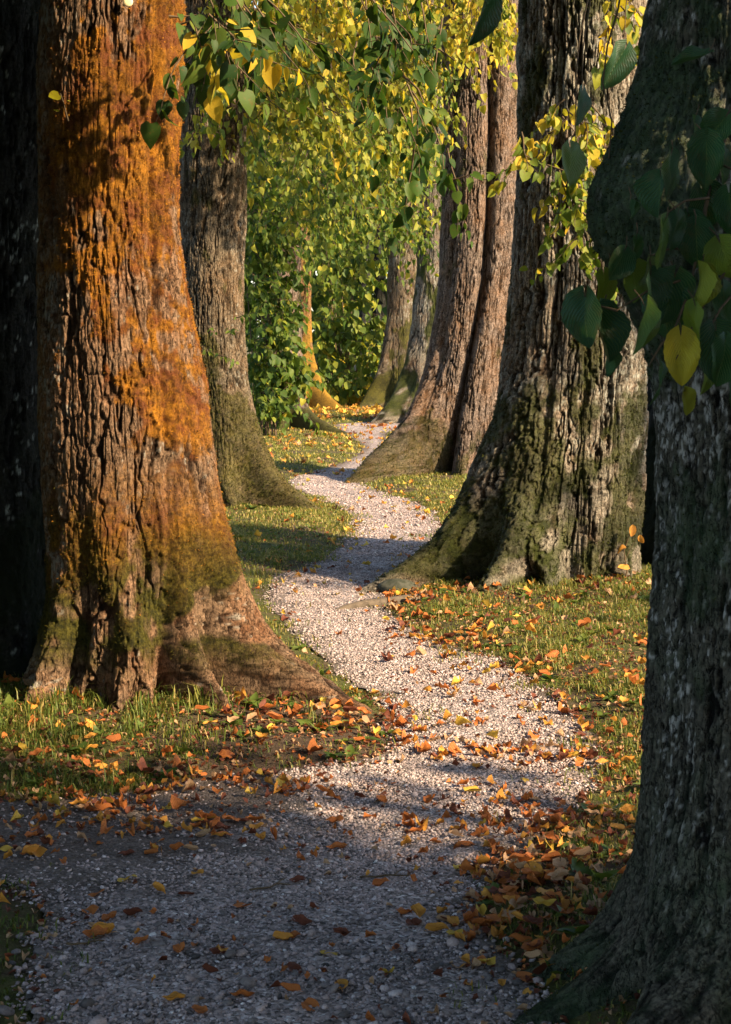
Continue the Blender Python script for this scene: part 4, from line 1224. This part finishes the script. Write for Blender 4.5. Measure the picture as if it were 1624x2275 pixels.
# the round stone at the foot of the broad trunk
st = MB()
uu, vv_ = np.meshgrid(np.linspace(0, 2 * np.pi, 36, endpoint=False), np.linspace(-1.2, 1.57, 20))
gx, gy = ground_at(882, 1318)
d = np.stack([np.cos(uu) * np.cos(vv_), np.sin(uu) * np.cos(vv_), np.sin(vv_)], -1)
rad = 1 + .12 * fbm(d[..., 0] * 2, d[..., 1] * 2, d[..., 2] * 2, 91, 3)
V = d * rad[..., None] * np.array([.125, .10, .06])
i, j = np.arange(19)[:, None] * 36, np.arange(36)[None, :]
st.add(V.reshape(-1, 3), [np.stack([i + j, i + (j + 1) % 36, i + 36 + (j + 1) % 36, i + 36 + j], -1).reshape(-1, 4)])
so_ = st.build("stone", plain_material("field_stone", (.020, .026, .016), (.075, .075, .06), 30, .85, .5, .01))
so_.location = (float(gx), float(gy) + .05, .03)
tag(so_, "rounded dark grey stone beside the path at the foot of the broad ridged trunk", "stone")

# ------------------------------------------------------------------ fallen leaves
def dead_mat(name, a, b):
    k = NT(name)
    p = k.n("TexCoord").outputs["Object"]
    uv = k.n("UVMap").outputs[0]
    sx = k.n("SeparateXYZ")
    k.l(uv, sx.inputs[0])
    au = k.math('ABSOLUTE', sx.outputs[0])
    ph_ = k.math('SUBTRACT', k.math('MULTIPLY', sx.outputs[1], 9.0), k.math('MULTIPLY', au, 6.0))
    c = k.mix(k.rng(k.noise(45, 4, .65, p), .3, .7), a, b)
    nr = k.bump(k.math('SINE', k.math('MULTIPLY', ph_, 6.2832)), .35, .003)
    pr = k.principled(c, .6, .25, nr)
    tr = k.n("BsdfTranslucent")
    k.l(c, tr.inputs[0])
    mx = k.n("MixShader")
    mx.inputs[0].default_value = .25
    k.l(pr, mx.inputs[1]); k.l(tr.outputs[0], mx.inputs[2])
    return k.done(mx.outputs[0])

DEAD = [("rust orange", dead_mat("dead_leaf_rust", (.26, .07, .018), (.55, .19, .045))), ("golden orange", dead_mat("dead_leaf_gold", (.42, .17, .025), (.66, .33, .06))),
        ("yellow", dead_mat("dead_leaf_yellow", (.48, .30, .03), (.62, .42, .08))), ("pale tan", dead_mat("dead_leaf_tan", (.30, .17, .08), (.52, .33, .19))),
        ("red brown", dead_mat("dead_leaf_brown", (.07, .022, .012), (.20, .06, .03)))]
FORMS = []
lr = np.random.default_rng(909)
x, y = LT3[:, 0], LT3[:, 1]
for nm_, variants in (("flat", 3), ("curled", 4), ("folded", 3)):
    for vv_ in range(variants):
        if nm_ == "flat":
            z = .10 * np.sin(4 * y + 5 * x + lr.uniform(0, 6)) + .15 * np.abs(x) ** 1.5
            xx, yy = x, y
        elif nm_ == "curled":
            kx = lr.uniform(1.8, 3.2)
            ky = lr.uniform(-1.4, 1.4)
            xx = np.sin(kx * x) / kx
            z = (1 - np.cos(kx * x)) / kx + (1 - np.cos(ky * (y - .5))) / max(abs(ky), .3) + .06 * np.sin(9 * y + lr.uniform(0, 6))
            yy = y * (1 - .1 * x)
        else:
            f_ = lr.uniform(.8, 1.6)
            xx = x * math.cos(f_)
            z = np.abs(x) * math.sin(f_) + .10 * np.sin(5 * y + lr.uniform(0, 6)) + .25 * (y - .5) ** 2 * lr.uniform(-1, 1.5)
            yy = y
        v = np.stack([xx, yy - .5, z], -1)
        v[:, 2] -= v[:, 2].min()
        FORMS.append((nm_, v))
leaf_meshes = []
for nm_, v in FORMS:
    mb = MB()
    mb.add(v, [LQ3], uv=np.stack([_U, _V], -1).reshape(-1, 2))
    # a thin stalk
    b0_ = v[_nc // 2]
    tube(mb, np.array([b0_, b0_ + np.array([.03, -.18, .02]), b0_ + np.array([.10, -.34, .0])]), .014, .010, 4)
    leaf_meshes.append((nm_, mb.mesh("fallen_leaf", [DEAD[0][1]])))

PATCHES = [  # photo x, y, spread x, spread y, how many, where
    (250, 1800, 60, 14, 9, "on dark grit below the grass left of the path"), (480, 1835, 70, 22, 15, "in the row on the grit left of centre"), (70, 1880, 60, 18, 9, "on the grit at the left edge"),
    (350, 1895, 55, 14, 6, "on the dark gravel left of centre"), (480, 1532, 70, 18, 13, "against the foot of the orange mossy trunk"), (770, 1620, 55, 34, 13, "by the tip of the long root beside the path"),
    (180, 1680, 140, 45, 12, "in the grass before the orange mossy trunk"), (550, 1650, 120, 30, 9, "on soil before the orange mossy trunk"), (40, 1560, 45, 25, 8, "in the shade under the black trunk"),
    (1000, 1425, 80, 20, 12, "along the sunlit grass edge of the path"), (1190, 1492, 45, 14, 9, "on the grass edge where the path bends right"), (1290, 1850, 80, 26, 22, "in the drift before the near burled trunk"),
    (1200, 1965, 90, 36, 26, "in the thick drift on the right verge"), (1110, 2055, 60, 24, 12, "at the gravel edge of the right verge"), (1210, 2065, 60, 22, 12, "on the grass by the foot of the near burled trunk"),
    (990, 2070, 60, 22, 8, "on the gravel right of centre"), (1180, 2150, 60, 28, 8, "beside the near burled trunk's roots"), (1320, 1700, 60, 40, 12, "on the verge left of the near burled trunk"), (1180, 1400, 160, 40, 14, "on the grass before the broad ridged trunk"),
    (1390, 1300, 40, 14, 8, "in the gap between the two right trunks"), (1370, 1560, 50, 70, 9, "on the grass left of the near burled trunk"), (650, 2060, 360, 120, 17, "alone on the open gravel in front"), (250, 2040, 130, 90, 9, "on the gravel near the left edge"),
    (1120, 1740, 160, 60, 8, "on the sunlit gravel bend"), (500, 2220, 200, 35, 6, "on the dark pebbles at the bottom"), (800, 1830, 200, 60, 8, "on the gravel in the middle")]
lr = np.random.default_rng(111)
items = []
for (px_, py_, sx_, sy_, cnt, where) in PATCHES:
    for _ in range(cnt):
        x_, y_ = px_ + np.clip(lr.normal(0, .62), -1.3, 1.3) * sx_, py_ + np.clip(lr.normal(0, .62), -1.3, 1.3) * sy_
        fi = int(lr.integers(len(leaf_meshes)))
        ci = int(lr.choice(5, p=[.42, .20, .05, .14, .19]))
        X_, Y_ = ground_at(x_, y_)
        items.append([float(X_), float(Y_), fi, ci, where, x_, y_, float(lr.uniform(.034, .053))])
gz = gh(np.array([i_[0] for i_ in items]), np.array([i_[1] for i_ in items]))
sdv = path_sd(np.array([i_[0] for i_ in items]), np.array([i_[1] for i_ in items]))
combos = {}
for n_, it in enumerate(items):
    combos.setdefault((it[4], it[3], leaf_meshes[it[2]][0]), []).append(n_)
names_ = {}
for (where, ci, fm), ids in combos.items():
    ids.sort(key=lambda q_: items[q_][5])
    for r_, q_ in enumerate(ids):
        if len(ids) == 1: pre = ""
        elif len(ids) == 2: pre = ("left ", "right ")[r_]
        elif r_ == 0: pre = "leftmost "
        elif r_ == len(ids) - 1: pre = "rightmost "
        elif len(ids) == 3: pre = "middle "
        else: pre = ("second ", "third ", "fourth ", "fifth ", "sixth ", "seventh ")[min(r_ - 1, 5)]
        names_[q_] = f"{pre}{fm} {DEAD[ci][0]} leaf {where}"
first = None
for n_, it in enumerate(items):
    if first is None:
        o = first = bpy.data.objects.new("fallen_leaf", leaf_meshes[it[2]][1])
    else:
        o = first.copy()
        o.data = leaf_meshes[it[2]][1]
    COL.objects.link(o)
    o.material_slots[0].link = 'OBJECT'
    o.material_slots[0].material = DEAD[it[3]][1]
    s_ = it[7]
    o.scale = (s_ * lr.uniform(.85, 1.1), s_, s_ * lr.uniform(.8, 1.2))
    o.rotation_euler = (lr.normal(0, .16), lr.normal(0, .16), lr.uniform(0, 6.28))
    lift = .008 if sdv[n_] > 0 else lr.uniform(.012, .04)
    o.location = (it[0], it[1], float(gz[n_]) + lift)
    tag(o, names_[n_], "leaf", "fallen leaves on the ground")

# the rest of the litter
lm = [MB() for _ in DEAD]
lr = np.random.default_rng(222)
def litter(xr, yr, n, size, dens=None, edge_only=None, cols=(.42, .22, .05, .14, .17), lift=.015):
    X_, Y_ = lr.uniform(*xr, n), lr.uniform(*yr, n)
    sd = path_sd(X_, Y_)
    k_ = np.ones(n, bool)
    if edge_only is not None:
        k_ &= lr.random(n) < np.exp(-np.abs(sd - edge_only[0]) / edge_only[1])
    cl = fbm(X_ * 2.2, Y_ * 2.2, X_ * 0, 73, 2)
    k_ &= lr.random(n) < np.clip(.5 + 1.3 * cl, .05, 1)
    X_, Y_, sd = X_[k_], Y_[k_], sd[k_]
    Z_ = gh(X_, Y_) + lift + lr.uniform(0, .02, len(X_)) * (sd < 0)
    ci = lr.choice(5, len(X_), p=cols)
    for q_ in range(5):
        m_ = ci == q_
        c_ = m_.sum()
        an = lr.uniform(0, 6.28, c_)
        leaf_add(lm[0], np.stack([X_[m_], Y_[m_], Z_[m_]], 1), np.stack([np.cos(an), np.sin(an), lr.normal(0, .25, c_)], 1), np.array([0, 0, 1.0]) + lr.normal(0, .35, (c_, 3)), size * lr.uniform(.6, 1.2, c_), np.full(c_, .5), 1, .9, .5, .5, mat=q_, lr=lr)
litter((-1.7, .2), (5.7, 7.9), 260, .05)
litter((.1, 2.0), (6.6, 11.3), 1100, .046, edge_only=(-.1, .25))
litter((.1, 2.0), (6.6, 11.3), 520, .046)
litter((.1, 1.2), (4.3, 6.9), 520, .036, edge_only=(-.05, .12))
litter((-1.6, .8), (4.0, 7), 330, .026, cols=(.4, .2, .05, .1, .25))
litter((-1.6, -.2), (5.6, 6.4), 320, .034)
litter((.25, 1.0), (4.6, 6.8), 420, .036)
litter((-.7, .8), (7, 13), 520, .036, cols=(.3, .3, .2, .1, .1), edge_only=(0, .25))
litter((-1.2, 1.2), (12, 21), 900, .05, cols=(.2, .3, .35, .1, .05), edge_only=(0, .3))
litter((-2, 1.6), (20, 34), 1100, .07, cols=(.2, .3, .35, .1, .05))
litter((-2.5, 1.6), (32, 41), 1500, .11, cols=(.05, .45, .45, .05, .0))
litter((-2.2, -.8), (7.6, 12), 200, .06)
for (xr, yr, n_) in [((-1.9, .15), (5.6, 7.9), 5200), ((.1, 2.0), (6.6, 11.4), 6500), ((.2, 1.4), (3.6, 6.8), 3600), ((-1.6, .6), (3.8, 6.2), 2200), ((-2, 1.2), (11, 18), 3000)]:
    X_, Y_ = lr.uniform(*xr, n_), lr.uniform(*yr, n_)
    k_ = lr.random(n_) < np.where(path_sd(X_, Y_) > .04, .22, 1.0)
    X_, Y_ = X_[k_], Y_[k_]
    n_ = len(X_)
    an = lr.uniform(0, 6.28, n_)
    for q_, m_ in ((3, lr.random(n_) < .35), (4, lr.random(n_) < .45), (0, lr.random(n_) < .2)):
        c_ = m_.sum()
        leaf_add(lm[0], np.stack([X_[m_], Y_[m_], gh(X_[m_], Y_[m_]) + .010], 1), np.stack([np.cos(an[m_]), np.sin(an[m_]), lr.normal(0, .25, c_)], 1), np.array([0, 0, 1.0]) + lr.normal(0, .4, (c_, 3)),
                 lr.uniform(.008, .024, c_), np.full(c_, .5), 2, .8, .4, mat=q_, lr=lr)
tag(lm[0].build("leaf_litter", [d_[1] for d_ in DEAD]), "small dry leaves strewn over grass, soil and gravel", "leaf litter", kind="stuff")

for q_, (x1, y1, x2, y2, lab) in enumerate([(800, 1955, 905, 1952, "straight orange brown twig lying on the gravel in the middle"), (150, 2112, 235, 2105, "thin pale twig on the dark gravel near the left edge"),
                                   (1060, 1905, 1130, 1930, "bent dark twig at the edge of the leaf drift on the right"), (560, 1985, 640, 1970, "short grey twig on the gravel left of centre"), (960, 1620, 1015, 1612, "small dark twig on the sunlit gravel bend")]):
    (gx, gy), (hx, hy) = ground_at(x1, y1), ground_at(x2, y2)
    tw = MB()
    n_ = 7
    pp = np.stack([np.linspace(0, hx - gx, n_) + lr.normal(0, .003, n_), np.linspace(0, hy - gy, n_) + lr.normal(0, .006, n_), .012 + np.abs(lr.normal(0, .003, n_))], 1)
    tube(tw, pp, .0035, .0018, 6)
    tube(tw, [pp[4], pp[4] + np.array([.02, .03, .006]), pp[4] + np.array([.03, .05, .004])], .002, .001, 5)
    o = tw.build("fallen_twig", M_twig)
    o.location = (float(gx), float(gy), float(gh(np.array([gx]), np.array([gy]))[0]))
    tag(o, lab, "twig", "twigs lying on the path")

# a thin sapling with two turning leaves in the gap between the right-hand trunks
sp = empty("sapling", (0, 0, 0))
gx, gy = ground_at(1385, 1312)
sp.location = (float(gx), float(gy), 0)
tag(sp, "spindly bare sapling with a few orange leaves between the two right trunks", "sapling")
sm_ = MB()
tube(sm_, [(0, 0, -.02), (.02, 0, .12), (.0, 0, .25), (.05, 0, .40)], .007, .003, 5)
tube(sm_, [(.01, 0, .2), (.06, 0, .3), (.10, -.01, .34)], .0025, .001, 5)
sm_.build("stem", M_twig, sp)
sl_ = MB()
leaf_add(sl_, np.array([(.05, 0, .40), (.0, -.02, .27), (.02, -.02, .15), (.10, -.01, .34)]), np.array([(-.2, 0, -1), (-1, 0, -.3), (-1, -.3, 0), (.3, 0, -1.0)]), np.array([(.3, -1, .2), (0, -.5, 1), (0, -.6, 1), (-.4, -1, .2)]), np.array([.055, .045, .06, .045]), np.array([1, 1, 1, 1]), 3, .4, .4, lr=lr)
sl_.build("leaves", DEAD[1][1], sp)
print("TOTAL VERTS", sum(len(o.data.vertices) for o in bpy.data.objects if o.type == 'MESH'))
